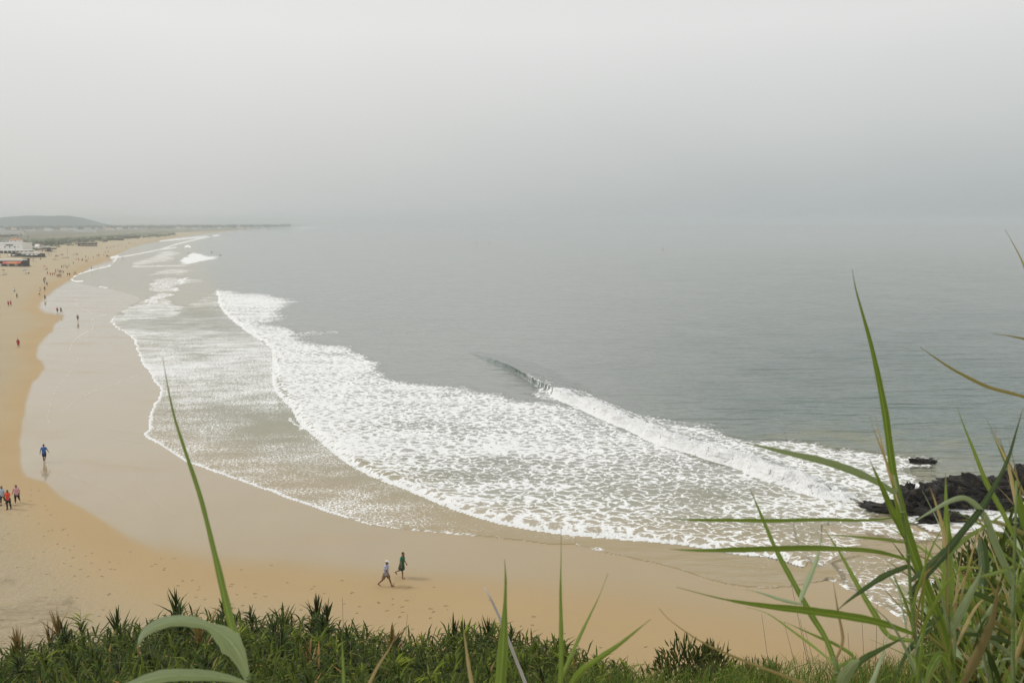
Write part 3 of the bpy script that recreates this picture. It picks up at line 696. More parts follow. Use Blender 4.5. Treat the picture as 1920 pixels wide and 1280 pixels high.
# hillside below the viewpoint
hx = np.arange(-110, 112, 1.6); hy = np.concatenate([np.arange(-60, -4, 5.0), np.arange(-4, 70, 1.0)])
HX, HY = np.meshgrid(hx, hy); HZZ = cliff_z(HX, HY)
gz = beach_z(HX, HY, shore_sd(HX, HY))
cellmax = lambda a: np.maximum(np.maximum(a[:-1, :-1], a[1:, 1:]), np.maximum(a[1:, :-1], a[:-1, 1:]))
ho = grid_mesh('hillside', HX, HY, HZZ, cellmax(HZZ - gz) > -1.5, {}, M['soil'])
tag(ho, 'steep overgrown slope below the viewpoint', None, None, 'structure')

# far mesa
def mound(name, label, prof, dist, depth):
    n = 80; mb = MB(); xs = np.linspace(prof[0][0], prof[-1][0], n)
    hs = np.interp(xs, [p[0] for p in prof], [p[1] for p in prof])
    vs = []; fs = []
    s = dist / FPX
    for j, (f, dy) in enumerate(((0.0, -depth), (0.45, -depth * 0.7), (0.86, -depth * 0.35), (1.0, 0), (1.0, depth * 0.5), (0.5, depth), (0, depth * 1.4))):
        for i in range(n):
            z = 2 + f * (hs[i]) * s * (1 + 0.12 * (mnoise.noise(Vector((xs[i] * 0.08, j * 1.7, 0)))))
            vs.append(((xs[i] - CX) * s, dist + dy, z))
    for j in range(6):
        for i in range(n - 1): fs.append((j * n + i, j * n + i + 1, (j + 1) * n + i + 1, (j + 1) * n + i))
    mb.add(vs, fs); o = mb.build(name, M['hill'], None, True)
    return tag(o, label, None, None, 'structure')
mound('hill', 'low flat topped hill fading into the haze', [(-420, 6), (-160, 15), (0, 17.5), (30, 21), (60, 22), (120, 21.5), (136, 17), (152, 9), (166, 2.5), (190, 0)], 2900, 250)


# ------------------------------------------------------------------ rocks in the surf
def rock(px, py, w, d, h, rz, seed, label, grp='dark rocks in the surf'):
    x, y = on_plane(px, py); x, y = float(x), float(y)
    bm = bmesh.new(); bmesh.ops.create_icosphere(bm, subdivisions=5, radius=1.0)
    off = Vector((seed * 7.3, seed * 3.1, seed * 1.7))
    for v in bm.verts:
        c = v.co.copy()
        # block the ball out, then break it along tilted layers
        m = max(abs(c.x), abs(c.y), abs(c.z)); c = c.lerp(c / m * 0.9, 0.45)
        lay = math.floor((c.z * 3.4 + c.x * 1.3 + c.y * 0.5) + mnoise.noise(c * 1.5 + off) * 0.8)
        vd = mnoise.voronoi(Vector((c.x * 1.1, c.y * 1.4, c.z * 2.2)) + off)[0]; crack = min(.35, (vd[1] - vd[0]))
        k = 0.80 + 0.75 * crack + 0.22 * mnoise.cell(Vector((lay, seed, 0))) + 0.36 * mnoise.noise(c * 1.4 + off) + 0.22 * mnoise.noise(c * 3.6 + off) + 0.12 * mnoise.noise(c * 9 + off)
        k += 0.12 * (1 - abs(mnoise.noise(c * 2.3 + off * 2)) * 2)
        v.co = Vector((c.x * w * 0.5 * k, c.y * d * 0.5 * k, c.z * h * k * (0.98 if c.z > 0 else 0.5)))
    me = bpy.data.meshes.new('rock'); bm.to_mesh(me); bm.free()
    o = link('rock', me, None, M['rock']); o.location = (x, y, 0.0); o.rotation_euler = (0, 0, rz)
    return tag(o, label, 'rock', grp)
rock(1676, 957, 4.4, 1.9, 0.7, R(-14), 1, 'low brown edged rock shelf at the shoreward end of the rocks')
rock(1722, 955, 3.4, 2.6, 1.55, R(8), 2, 'squat black rock with tan patches between shelf and main rock')
rock(1774, 944, 4.2, 3.0, 1.95, R(-5), 3, 'tall blocky black rock, highest of the surf rocks')
rock(1838, 935, 6.2, 3.2, 1.8, R(-22), 4, 'long black rock ridge sloping down into white water')
rock(1762, 976, 3.6, 1.5, 0.8, R(10), 5, 'low black boulder in front of the tall blocky rock')
rock(1728, 868, 2.6, 1.1, 0.45, R(0), 6, 'small black rock tip awash farther out in the waves')
rock(1925, 918, 4.6, 3.0, 2.0, R(20), 7, 'brownish rock cut by the edge of the picture')
rock(1922, 1006, 3.0, 2.0, 1.3, R(20), 8, 'small dark rock in foam above the bushes')
rock(1700, 925, 1.6, 1.0, 1.0, R(30), 9, 'small pointed rock in the foam behind the squat rock')
rock(1880, 955, 2.6, 1.4, 0.9, R(-15), 10, 'half covered rock at the low end of the long ridge')

# ------------------------------------------------------------------ people
SKIN = plain('tanned_skin', (0.30, 0.15, 0.09), 0.6); SKIN2 = plain('brown_skin', (0.20, 0.095, 0.055), 0.6)
HAIR = plain('dark_hair', (0.018, 0.013, 0.010), 0.7)
_cloth = {}
def cloth(name, col):
    if name not in _cloth: _cloth[name] = plain(name + '_cloth', col, 0.9, 0.15, 14)
    return _cloth[name]
CL = dict(blue=(0.03, 0.13, 0.42), navy=(0.015, 0.02, 0.06), red=(0.45, 0.02, 0.03), coral=(0.80, 0.08, 0.04), black=(0.012, 0.012, 0.014), white=(0.75, 0.75, 0.74),
          pale=(0.42, 0.44, 0.55), pink=(0.72, 0.38, 0.45), lightblue=(0.45, 0.58, 0.72), green=(0.022, 0.13, 0.07), darkgreen=(0.02, 0.06, 0.035), khaki=(0.22, 0.15, 0.09), orange=(0.5, 0.16, 0.05), grey=(0.2, 0.2, 0.21), brown=(0.12, 0.06, 0.04), skin=(0.30, 0.15, 0.09))
def C(n): return cloth(n, CL[n])

def remesh(mb, voxel, name):
    me = mb.mesh(name); o = bpy.data.objects.new(name, me); COL.objects.link(o)
    md = o.modifiers.new('r', 'REMESH'); md.mode = 'VOXEL'; md.voxel_size = voxel
    sm = o.modifiers.new('s', 'SMOOTH'); sm.factor = 0.5; sm.iterations = 2
    dg = bpy.context.evaluated_depsgraph_get(); dg.update()
    out = bpy.data.meshes.new_from_object(o.evaluated_get(dg))
    bpy.data.objects.remove(o); bpy.data.meshes.remove(me)
    out.name = name; out.polygons.foreach_set('use_smooth', [True] * len(out.polygons))
    return out

def figure(H=1.72, legs=((22, 8), (-20, 26)), arms=((-22, 12), (18, 14)), spread=8, girth=1.0, lean=3, head_turn=0, hands=False, skirt=False, female=False, longhair=False):
    """skeleton of a walking person facing +Y; legs: (swing, knee bend) and arms: (swing, elbow bend), in degrees, right side first"""
    k = H / 1.72
    S = lambda a: math.sin(R(a)); Cc = lambda a: math.cos(R(a))
    hipz = 0.90
    def fwd(z, y): return (0, y, z)
    J = {}
    for i, sx in enumerate((1, -1)):
        sw, kn = legs[i]
        hip = Vector((0.095 * sx, 0, hipz))
        knee = hip + Vector((0.01 * sx, S(sw) * 0.43, -Cc(sw) * 0.43))
        a2 = sw - kn
        ank = knee + Vector((0, S(a2) * 0.42, -Cc(a2) * 0.42))
        pitch = max(-55, min(20, -kn * 0.9 if sw < 0 else 5))
        toe = ank + Vector((0.02 * sx, Cc(pitch) * 0.17, -0.05 + S(pitch) * 0.17))
        heel = ank + Vector((0, -0.05, -0.05 if sw > 0 else -0.03))
        J['leg%d' % i] = (hip, knee, ank, toe, heel)
    low = min(min(p.z for p in J['leg%d' % i]) for i in (0, 1)) - 0.025
    up = Vector((0, S(lean), Cc(lean)))
    base = Vector((0, 0, hipz))
    sp = lambda h: base + up * h
    for i, sx in enumerate((1, -1)):
        sw, el = arms[i]
        sh = sp(0.52) + Vector((0.175 * sx * (0.92 if female else 1), 0, 0))
        ab = spread
        elb = sh + Vector((S(ab) * 0.30 * sx, S(sw) * 0.29, -Cc(sw) * Cc(ab) * 0.29))
        a2 = sw + el
        wr = elb + Vector((S(ab * 0.6) * 0.25 * sx, S(a2) * 0.25, -Cc(a2) * 0.25))
        hd = wr + (wr - elb).normalized() * 0.09
        J['arm%d' % i] = (sh, elb, wr, hd)
    g = girth
    body, top, bot, hair = MB(), MB(), MB(), MB()
    rings = [(-0.10, .140, .105), (0.0, .165, .120), (0.12, .140, .105), (0.24, .148, .110), (0.38, .165, .118), (0.50, .150, .100), (0.56, .085, .075)]
    if female: rings = [(a, b * (0.97 if a > 0.2 else 1.06), c * 0.97) for a, b, c in rings]
    body.tube([sp(a) for a, b, c in rings], [(b * g, c * g) for a, b, c in rings], 14, Vector((0, 1, 0)))
    body.tube([sp(0.50), sp(0.58), sp(0.64) + Vector((0, 0.015, 0))], [.062, .055, .055], 10, Vector((0, 1, 0)))
    hc = sp(0.735) + Vector((0, 0.025, 0))
    ht = R(head_turn)
    f = Vector((-math.sin(ht), math.cos(ht), 0))
    body.tube([hc + Vector((0, 0, z)) + f * o for z, o in ((-.115, .025), (-.085, .022), (-.03, .01), (.03, .0), (.08, -.004), (.108, -.006), (.118, -.006))],
              [(.030, .030), (.055, .062), (.070, .085), (.075, .094), (.063, .078), (.036, .045), (.012, .015)], 14, f)
    body.tube([hc + f * 0.075 + Vector((0, 0, 0.02)), hc + f * 0.112 + Vector((0, 0, -0.028)), hc + f * 0.085 + Vector((0, 0, -0.04))], [.011, .016, .012], 6, Vector((1, 0, 0)))
    rt = Vector((f.y, -f.x, 0))
    for sx in (1, -1):
        body.tube([hc + rt * 0.070 * sx + Vector((0, 0, -.03)), hc + rt * 0.084 * sx + f * -0.005, hc + rt * .072 * sx + Vector((0, 0, .03))], [.010, .017, .010], 6)
    for i, sx in enumerate((1, -1)):
        hip, knee, ank, toe, heel = J['leg%d' % i]
        body.tube([hip + Vector((0, 0, .05)), hip.lerp(knee, .3), hip.lerp(knee, .75), knee, knee.lerp(ank, .3), knee.lerp(ank, .75), ank],
                  [.088 * g, .086 * g, .062 * g, .054, .057, .040, .036], 12)
        body.tube([heel, ank + Vector((0, .01, -.02)), ank.lerp(toe, .6), toe], [.030, .040, (.042, .028), (.035, .016)], 10)
        sh, elb, wr, hd = J['arm%d' % i]
        body.tube([sh + Vector((-.05 * sx, 0, .0)), sh, sh.lerp(elb, .4), elb, elb.lerp(wr, .3), wr], [.050, .056, .046 * g, .038, .040, .025], 10)
        dr = (wr - elb).normalized(); fw = Vector((0, 1, 0)); fw = (fw - dr * fw.dot(dr)).normalized(); inn = Vector((-sx, 0, 0))
        body.tube([wr, wr + dr * .04, hd], [(.024), (.036, .018), (.036, .015)], 10, inn)
        if hands:
            for q, ln in enumerate((.072, .082, .078, .062)):
                s0 = hd + fw * (.028 - .0185 * q) - dr * .01
                s1 = s0 + dr * ln * .55 + inn * .012; s2 = s1 + dr * ln * .45 + inn * .03
                body.tube([s0, s1, s2], [.0095, .0090, .0075], 7)
            t0 = wr + dr * .025 + fw * .03
            body.tube([t0, t0 + dr * .03 + fw * .022 + inn * .008, t0 + dr * .065 + fw * .026 + inn * .02], [.013, .011, .008], 7)
        else:
            body.tube([hd, hd + dr * .075 + inn * .03], [(.034, .015), (.024, .010)], 8, inn)
            body.tube([wr + dr * .03 + fw * .03, wr + dr * .085 + fw * .05], [.013, .009], 6)
        # sleeve and trouser leg
        top.tube([sh + Vector((-.07 * sx, 0, .012)), sh + Vector((0, 0, .006)), sh.lerp(elb, .35), sh.lerp(elb, .68)], [.062, .070, .064 * g, .066 * g], 12)
        bot.tube([hip + Vector((-.01 * sx, 0, .08)), hip.lerp(knee, .3), hip.lerp(knee, .85)], [.104 * g, .104 * g, .088 * g], 12)
    tr = [(-.08, .178, .138), (0.02, .180, .138), (0.14, .160, .124), (0.26, .166, .128), (0.39, .182, .134), (0.50, .168, .112), (0.57, .092, .082)]
    top.tube([sp(a) for a, b, c in tr], [(b * g, c * g) for a, b, c in tr], 16, Vector((0, 1, 0)))
    bot.tube([sp(a) for a in (-.13, 0.0, .12)], [(.165 * g, .125 * g), (.182 * g, .138 * g), (.158 * g, .120 * g)], 14, Vector((0, 1, 0)))
    if skirt: bot.tube([sp(a) for a in (-.30, -.2, 0.0, .12)], [(.215 * g, .19 * g), (.20 * g, .17 * g), (.184 * g, .14 * g), (.158 * g, .120 * g)], 14, Vector((0, 1, 0)))
    hr = [(-.05, -.045), (.0, -.030), (.06, -.014), (.10, -.008), (.128, -.008)]
    hair.tube([hc + Vector((0, 0, z)) + f * o for z, o in hr], [(.070, .062), (.084, .082), (.082, .094), (.058, .070), (.014, .018)], 12, f)
    if longhair: hair.tube([hc + f * -.05 + Vector((0, 0, .05)), hc + f * -.085 + Vector((0, 0, -.06)), hc + f * -.09 + Vector((0, 0, -.19))], [(.075, .05), (.085, .045), (.055, .025)], 10, f)
    shift = Vector((0, 0, -low))
    for m in (body, top, bot, hair): m.v = [tuple((Vector(p) + shift) * k) for p in m.v]
    J['head'] = (hc + shift) * k; J['f'] = f; J['k'] = k
    return body, top, bot, hair, J

def near_person(px, py, heading, top_c, bot_c, label, skin=SKIN, hair_c='black', cap=None, shoes=None, voxel=0.010, sleeves=True, group='people walking on the beach', leggings=False, bag=None, **kw):
    body, top, bot, hair, J = figure(hands=True, **kw)
    o = link('person', remesh(body, voxel, 'body'), None, skin)
    o.location = stand(px, py); o.rotation_euler = (0, 0, -R(heading))
    tag(o, label, 'person', group)
    link('shirt', remesh(top, 0.014, 'shirt'), o, C(top_c)); link('shorts' if not leggings else 'leggings', remesh(bot, 0.014, 'shorts'), o, C(bot_c))
    h = link('hair', remesh(hair, 0.012, 'hair'), o, HAIR)
    k, f, hc = J['k'], J['f'], J['head']
    rt = Vector((f.y, -f.x, 0))
    for s_ in (1, -1):
        eye = MB(); eye.tube([hc + f * .080 * k + rt * .03 * s_ * k, hc + f * .092 * k + rt * .03 * s_ * k], [.011, .008], 8); eye.build('eye', HAIR, o)
    eye = MB(); eye.tube([hc + f * .082 * k - rt * .022 * k + Vector((0, 0, -.068 * k)), hc + f * .082 * k + rt * .022 * k + Vector((0, 0, -.068 * k))], [.006, .006], 6)
    eye.build('mouth', C('red'), o)
    if cap:
        c = MB(); up = Vector((0, 0, 1))
        c.tube([hc + up * z * k - f * .01 * k for z in (.035, .06, .10, .125, .135)], [(.088 * k, .104 * k), (.088 * k, .104 * k), (.070 * k, .084 * k), (.034 * k, .044 * k), (.006, .008)], 14, f)
        c.tube([hc + up * .048 * k + f * .07 * k, hc + up * .042 * k + f * .13 * k, hc + up * .030 * k + f * .165 * k], [(.075 * k, .008), (.072 * k, .008), (.040 * k, .006)], 12, f)
        c.build('cap', C(cap), o, True)
    if leggings or shoes:
        for i in (0, 1):
            hip, knee, ank, toe, heel = J['leg%d' % i]
    body_low = J
    if leggings:
        lg = MB(); low = min(min(p.z for p in J['leg%d' % i]) for i in (0, 1)) - 0.025
        for i in (0, 1):
            hip, knee, ank, toe, heel = [(p + Vector((0, 0, -low))) * k for p in J['leg%d' % i]]
            lg.tube([hip.lerp(knee, .6), knee, knee.lerp(ank, .3), knee.lerp(ank, .55 if leggings == 'capri' else .9)], [.080, .064, .066, .052], 12)
        lg.build('legging', C(bot_c), o, True)
    if shoes:
        low = min(min(p.z for p in J['leg%d' % i]) for i in (0, 1)) - 0.025
        for i in (0, 1):
            hip, knee, ank, toe, heel = [(p + Vector((0, 0, -low))) * k for p in J['leg%d' % i]]
            s_ = MB(); s_.tube([heel + Vector((0, -.012, 0)), heel.lerp(toe, .3) + Vector((0, 0, .02)), heel.lerp(toe, .7) + Vector((0, 0, .004)), toe + Vector((0, .015, 0))], [.040, (.046, .046), (.048, .036), (.036, .022)], 10)
            s_.build('shoe', C(shoes), o, True)
    return o

near_person(84, 866, -6, 'blue', 'navy', 'man in blue shirt and navy shorts walking away on wet sand', skin=SKIN2, shoes='white', H=1.78, legs=((-6, 30), (6, 4)), arms=((16, 10), (-14, 8)), spread=20, girth=1.08)
near_person(6, 946, 168, 'lightblue', 'black', 'woman in pale blue top and black leggings, partly behind the coral shirt', leggings='capri', shoes='black', H=1.64, female=True, girth=1.02, longhair=True, legs=((14, 6), (-14, 22)))
near_person(17, 954, 172, 'coral', 'black', 'woman in bright coral shirt and full black leggings, one arm held out', leggings='full', shoes='black', H=1.62, female=True, girth=1.04, longhair=True, legs=((6, 4), (-5, 8)), arms=((8, 20), (35, 40)), spread=16)
near_person(33, 944, 165, 'pink', 'black', 'woman in pink sleeveless top, black knee shorts and white trainers', leggings='capri', shoes='white', H=1.66, female=True, girth=1.04, longhair=True, legs=((16, 8), (-14, 24)), arms=((-14, 40), (12, 46)), spread=22)
near_person(724, 1099, 104, 'pale', 'khaki', 'man in white cap, pale shirt and patterned shorts striding barefoot', skin=SKIN2, cap='white', H=1.84, girth=1.2, lean=6, legs=((-24, 22), (26, 8)), arms=((20, 14), (-24, 14)), spread=10)
near_person(754, 1083, 100, 'green', 'darkgreen', 'dark haired person in green beach dress walking with one heel lifted', skin=SKIN, H=1.80, girth=1.2, female=True, skirt=True, lean=6, head_turn=-8, legs=((8, 6), (-16, 48)), arms=((-8, 12), (10, 16)), spread=8)

# distant walkers share a few poses; each has its own clothes
POSES = []
def far_pose(**kw):
    body, top, bot, hair, J = figure(**kw)
    for s_ in (top, bot, hair): body.add(s_.v, s_.f)
    me = remesh(body, 0.032, 'person')
    zs = np.zeros(len(me.vertices) * 3); me.vertices.foreach_get('co', zs); co = zs.reshape(-1, 3)
    k = J['k']; hz = float(J['head'].z)
    idx = []
    for p in me.polygons:
        c = co[list(p.vertices)].mean(0); z = c[2] / k
        if c[2] > hz - 0.02 and (c[1] - J['head'].y < 0.05 or c[2] > hz + 0.05): q = 3
        elif z > 1.42: q = 0
        elif z > 0.92: q = 1 if abs(c[0]) < 0.20 * k or z > 1.22 else 0
        elif z > 0.62: q = 2 if abs(c[0]) < 0.19 * k else 0
        else: q = 0
        idx.append(q)
    for m in (SKIN, C('red'), C('black'), HAIR): me.materials.append(m)
    me.polygons.foreach_set('material_index', idx)
    POSES.append(me)
far_pose(); far_pose(legs=((-18, 24), (20, 6)), arms=((18, 10), (-20, 14)), girth=1.1); far_pose(legs=((4, 3), (-4, 6)), arms=((0, 50), (4, 10)), H=1.64, female=True)
far_pose(legs=((14, 6), (-12, 16)), H=1.62, female=True, girth=1.06); far_pose(legs=((3, 2), (-3, 2)), arms=((4, 6), (-4, 8)), spread=16, girth=1.12); far_pose(H=1.2, girth=0.86, legs=((20, 8), (-18, 24)))
rng = random.Random(5)
def walker(px, py, top_c, bot_c, label, heading=None, pose=None, skin=None, group=None):
    me = POSES[rng.randrange(5) if pose is None else pose]
    o = bpy.data.objects.new('person', me); COL.objects.link(o)
    for i, m in enumerate((skin or rng.choice((SKIN, SKIN2)), C(top_c), C(bot_c), HAIR)):
        o.material_slots[i].link = 'OBJECT'; o.material_slots[i].material = m
    o.location = stand(px, py); o.rotation_euler = (0, 0, -R(rng.uniform(0, 360) if heading is None else heading))
    return tag(o, label, 'person', group or 'people walking on the beach')
for a in ((35, 652, 'red', 'red', 'lone walker in a long dark red shirt on dry sand', 170), (16.3, 575, 'red', 'brown', 'walker on the left of the pair in dark red on dry sand', 175), (20.6, 574, 'red', 'red', 'walker on the right of the pair in dark red on dry sand', 170),
          (32.3, 560, 'brown', 'brown', 'single figure in brown just above the pair in dark red', 180), (27.5, 549, 'white', 'black', 'figure in white top and black shorts farthest up the dry sand', 0),
          (74.3, 555, 'white', 'black', 'figure in white top and black shorts close to the wet edge', 10), (75.6, 547, 'pale', 'white', 'pale dressed figure behind the white top and black shorts', 0),
          (84.2, 546, 'brown', 'grey', 'standing figure in brown at the wet sand edge', 180), (84.9, 563, 'black', 'black', 'dark dressed figure reflected in the wet sand', 180),
          (82.2, 528, 'black', 'black', 'black clad walker beside a companion near the wet edge', 20), (84.8, 527, 'black', 'grey', 'grey legged companion of the black clad walker', 20),
          (88.5, 537, 'green', 'brown', 'figure in dark green just below the black clad pair', 190), (83.7, 533, 'grey', 'grey', 'small grey figure between the black clad pair and the green figure', 190),
          (108, 588, 'red', 'black', 'walker in red shirt of the pair out on the wet sand', 190), (115, 588, 'navy', 'black', 'walker in navy shirt of the pair out on the wet sand', 190),
          (146.3, 603, 'grey', 'navy', 'lone grey shirted walker with long reflection on wet sand', 185)):
    walker(a[0], a[1], a[2], a[3], a[4], a[5])
CRD = 'people gathered along the far water edge'
tops = ['red', 'orange', 'brown', 'black', 'skin', 'white', 'navy', 'coral', 'skin', 'brown']
def crowd(pts, label, cols=None, grp=None):
    for (zx, zy) in pts:
        walker(zx / 6.4, 380 + zy / 6.4, rng.choice(cols or tops), rng.choice(['black', 'navy', 'red', 'brown']), label, group=grp or CRD)
crowd([(570, 865), (605, 880), (633, 882), (658, 878), (670, 840), (697, 835), (690, 898), (706, 900), (718, 895), (733, 898), (718, 850), (733, 850), (760, 855)], 'one of the dense knot of bathers near the bend of the wet sand', ['red', 'orange', 'brown', 'skin', 'coral', 'black'])
crowd([(742, 788), (762, 785), (783, 775), (806, 795), (830, 772)], 'one of the five walkers in line beyond the knot of bathers', ['red', 'brown', 'skin', 'black'])
for a in ((813, 885, 'red', 'black', 'red topped bather reflected at the wet sand bend'), (838, 885, 'black', 'black', 'black topped bather reflected at the wet sand bend'), (890, 865, 'white', 'black', 'white topped wader next to the bathers at the bend'),
          (906, 865, 'grey', 'black', 'grey topped wader next to the white topped one'), (1097, 803, 'navy', 'black', 'lone dark wader out in the shallow film of water'), (883, 740, 'brown', 'black', 'single walker in brown above the line of five'),
          (487, 692, 'black', 'black', 'lone black figure on the dry sand near the red awning kiosk'), (1475, 672, 'black', 'black', 'bather standing far out in the foam')):
    walker(a[0] / 6.4, 380 + a[1] / 6.4, a[2], a[3], a[4])
crowd([(915, 695), (940, 690), (948, 705), (985, 705), (992, 700), (1030, 712), (1045, 715), (1030, 665), (1063, 680)], 'one of the bathers resting on the strand before the dark beach bar')
crowd([(1123, 672), (1165, 645), (1183, 650), (1190, 642), (1248, 640), (1280, 655), (1290, 655), (1300, 660), (1322, 665)], 'one of the bathers where the far foam reaches the sand')
crowd([(885, 638), (915, 635), (935, 635), (665, 655), (672, 652), (685, 655), (703, 650), (735, 640), (755, 640)], 'one of the small figures on the dry sand behind the strand')
crowd([(1265, 605), (1300, 600), (1280, 552), (1293, 552), (1327, 548), (1355, 540), (1372, 535), (1410, 530), (1437, 520), (1472, 512)], 'one of the tiny figures strung along the far strand')
crowd([(1515, 545), (1545, 495), (1552, 492), (1560, 498), (1600, 500), (1625, 500), (1600, 440), (1630, 440), (1650, 442), (1780, 455), (1700, 465)], 'one of the faintest figures by the farthest beach bar')

# buoys and surfers
def buoy(px, py, col, label):
    x, y = on_plane(px, py); s = float(y) / FPX
    r = empty('buoy', (float(x), float(y), 0.0)); tag(r, label, 'buoy', 'marker buoys on the open sea')
    b = MB(); b.tube([(0, 0, -.3), (0, 0, .1), (0, 0, .6), (0, 0, .9)], [.35, .62, .55, .15], 12); b.build('float', C(col), r, True)
    b = MB(); b.tube([(0, 0, .85), (0, 0, 1.9)], [.07, .05], 6); b.build('mast', C('black'), r)
    b = MB(); b.cone((0, 0, 1.9), .22, .4, 8); b.build('topmark', C(col), r)
buoy(894, 455, 'black', 'small dark buoy, farther left of the close pair at sea')
buoy(917, 456, 'black', 'small dark buoy, right one of the close pair at sea')
buoy(1243, 468, 'orange', 'lone pale orange buoy on the misty sea')
for (px, py, lb) in ((397, 473, 'surfer lying on a board just outside the far breaker'), (413, 479, 'surfer waiting on a board right of the far breaker tip'), (353, 475, 'surfer sitting in the water behind the far breaker')):
    x, y = on_plane(px, py); r = empty('surfer', (float(x), float(y), .1)); tag(r, lb, 'surfer', 'surfers off the far beach')
    b = MB(); b.tube([(-1.1, 0, 0), (-.7, 0, 0), (0, 0, .02), (.8, 0, .05), (1.15, 0, .12)], [(.03, .05), (.04, .24), (.04, .28), (.04, .2), (.02, .03)], 10, Vector((0, 0, 1))); b.build('surfboard', C('white'), r, True)
    b = MB(); b.tube([(-.4, 0, .08), (-.2, 0, .2), (-.1, 0, .5), (-.05, 0, .72), (-.05, 0, .80), (-.05, 0, .92), (-.05, 0, 1.0)], [.12, .17, .18, .17, .06, .1, .05], 10); b.tube([(-.2, 0, .14), (.3, .2, .12), (.3, .34, -.2)], [.09, .08, .05], 8); b.tube([(-.2, 0, .14), (.3, -.2, .12), (.3, -.34, -.2)], [.09, .08, .05], 8)
    b.tube([(-.08, .18, .68), (.1, .28, .42), (.3, .2, .25)], [.06, .05, .04], 8); b.tube([(-.08, -.18, .68), (.1, -.28, .42), (.3, -.2, .25)], [.06, .05, .04], 8)
    b.build('body', C('black'), r, True)

# ------------------------------------------------------------------ buildings and beach furniture on the far strand
class Site:
    """a building whose front stands at a pixel row; measures are taken in pixels of the photograph at that distance"""
    def __init__(s, name, px, py, label, cat, group=None):
        s.p = stand(px, py); s.s = (s.p.y * CP - (s.p.z - CAMZ) * SP) / FPX; s.px, s.py = px, py
        s.r = empty(name, s.p); tag(s.r, label, cat, group)
    def box(s, name, x0, x1, y0, y1, d0, d1, mat, parent=None, mb=None):
        """x0..x1 and rows y0 (top)..y1 (bottom) in pixels; d0..d1 depth in metres behind the front"""
        m = mb or MB(); m.box((x0 - s.px) * s.s, (x1 - s.px) * s.s, d0, d1, (s.py - y1) * s.s, (s.py - y0) * s.s)
        return None if mb else m.build(name, mat, parent or s.r)
    def xz(s, x, y): return (x - s.px) * s.s, (s.py - y) * s.s

def hotel():
    b = Site('beach_hotel', 20, 475, 'white flat roofed beach hotel with orange roof pavilion and shaded arcade', 'building')
    b.box('wall', -60, 37, 457, 476.5, 4, 16, M['white'])
    b.box('parapet', -60.5, 37.5, 456, 457.2, 3.8, 16.2, M['white'])
    b.box('upper_storey', 8, 24, 450.5, 456, 7, 13, M['white'])
    m = MB(); x0, z = b.xz(7.5, 450.5); x1, _ = b.xz(24.5, 450.5); m.hip(x0 - .4, x1 + .4, 6.6, 13.4, z, z + 1.2); m.build('roof', M['orange_tile'], b.r)
    for (x, y, w_, h_) in ((4, 463.5, 2.4, 2.4), (13, 463.5, 2.4, 2.4), (22.5, 463.5, 2.4, 2.4), (12, 456.6, 2, 1), (19.5, 456.4, 2, 1), (29, 463, 1.2, 1.6), (-12, 463.5, 2.4, 2.4), (-24, 463.5, 2.4, 2.4)):
        d = 3.9 if y > 458 else 6.9
        wn = b.box('window', x - w_ / 2, x + w_ / 2, y - h_ / 2 - (4 if y < 458 else 0), y + h_ / 2 - (4 if y < 458 else 0), d, d + .3, M['dark_glass'])
        b.box('sill', x - w_ / 2 - .2, x + w_ / 2 + .2, y + h_ / 2 - (4 if y < 458 else 0), y + h_ / 2 + .3 - (4 if y < 458 else 0), d - .2, d + .1, M['white'], wn)
    b.box('balcony', 5.5, 19.5, 459.0, 461.0, 3.7, 4.1, M['dark_glass'])
    b.box('terrace_roof', -60, 60, 468.6, 470.2, -3, 4, M['white'])
    b.box('arcade_back', -60, 60, 470.2, 476.5, 1.5, 2, M['shade'])  # dark panel, arcade shade put into its colour
    for i in range(15):
        b.box('pillar', -50 + i * 7.6, -49 + i * 7.6, 470.2, 476.5, -2.8, -2.4, M['white'])
hotel()
def annex(px, py, w_, h_, d_, label, roof):
    b = Site('beach_house', px, py, label, 'building')
    b.box('wall', px - w_ / 2, px + w_ / 2, py - h_, py + .4, 3, 3 + d_, M['white'])
    m = MB(); x0, z = b.xz(px - w_ / 2, py - h_); x1, _ = b.xz(px + w_ / 2, py - h_)
    if roof == 'grey': m.box(x0 - .3, x1 + .3, 2.6, 3.4 + d_, z, z + .25); m.build('roof', M['grey_roof'], b.r)
    else: m.gable(x0, x1, 3, 3 + d_, z, z + 1.1); m.build('roof', M['orange_tile'], b.r)
    for q in range(max(1, int(w_ / 4))): b.box('window', px - w_ / 2 + 1 + q * 4, px - w_ / 2 + 2.6 + q * 4, py - h_ * .72, py - h_ * .35, 2.9, 3.1, M['dark_glass'])
    b.box('awning', px - w_ / 2 - .4, px + w_ / 2 + .4, py - h_ * .30, py - h_ * .22, 1.6, 3, M['canvas']); b.box('door', px + w_ * .2, px + w_ * .2 + 1.4, py - h_ * .28, py, 2.88, 3.05, M['shade'])
annex(55, 467, 12, 5, 6, 'low white beach house with grey roof between tent and pergola', 'grey'); annex(68, 464, 9, 3.6, 5, 'small white beach house with orange roof behind the canopies', 'orange')
annex(30, 459, 14, 5, 8, 'white house rising behind the hotel roof', 'orange'); annex(-22, 462, 16, 7, 8, 'white house half outside the picture behind the hotel', 'grey'); annex(4, 455, 10, 4, 6, 'white house just behind the roof pavilion', 'grey')
annex(82, 462, 7, 2.6, 4, 'tiny pale shed where the dunes begin', 'grey')
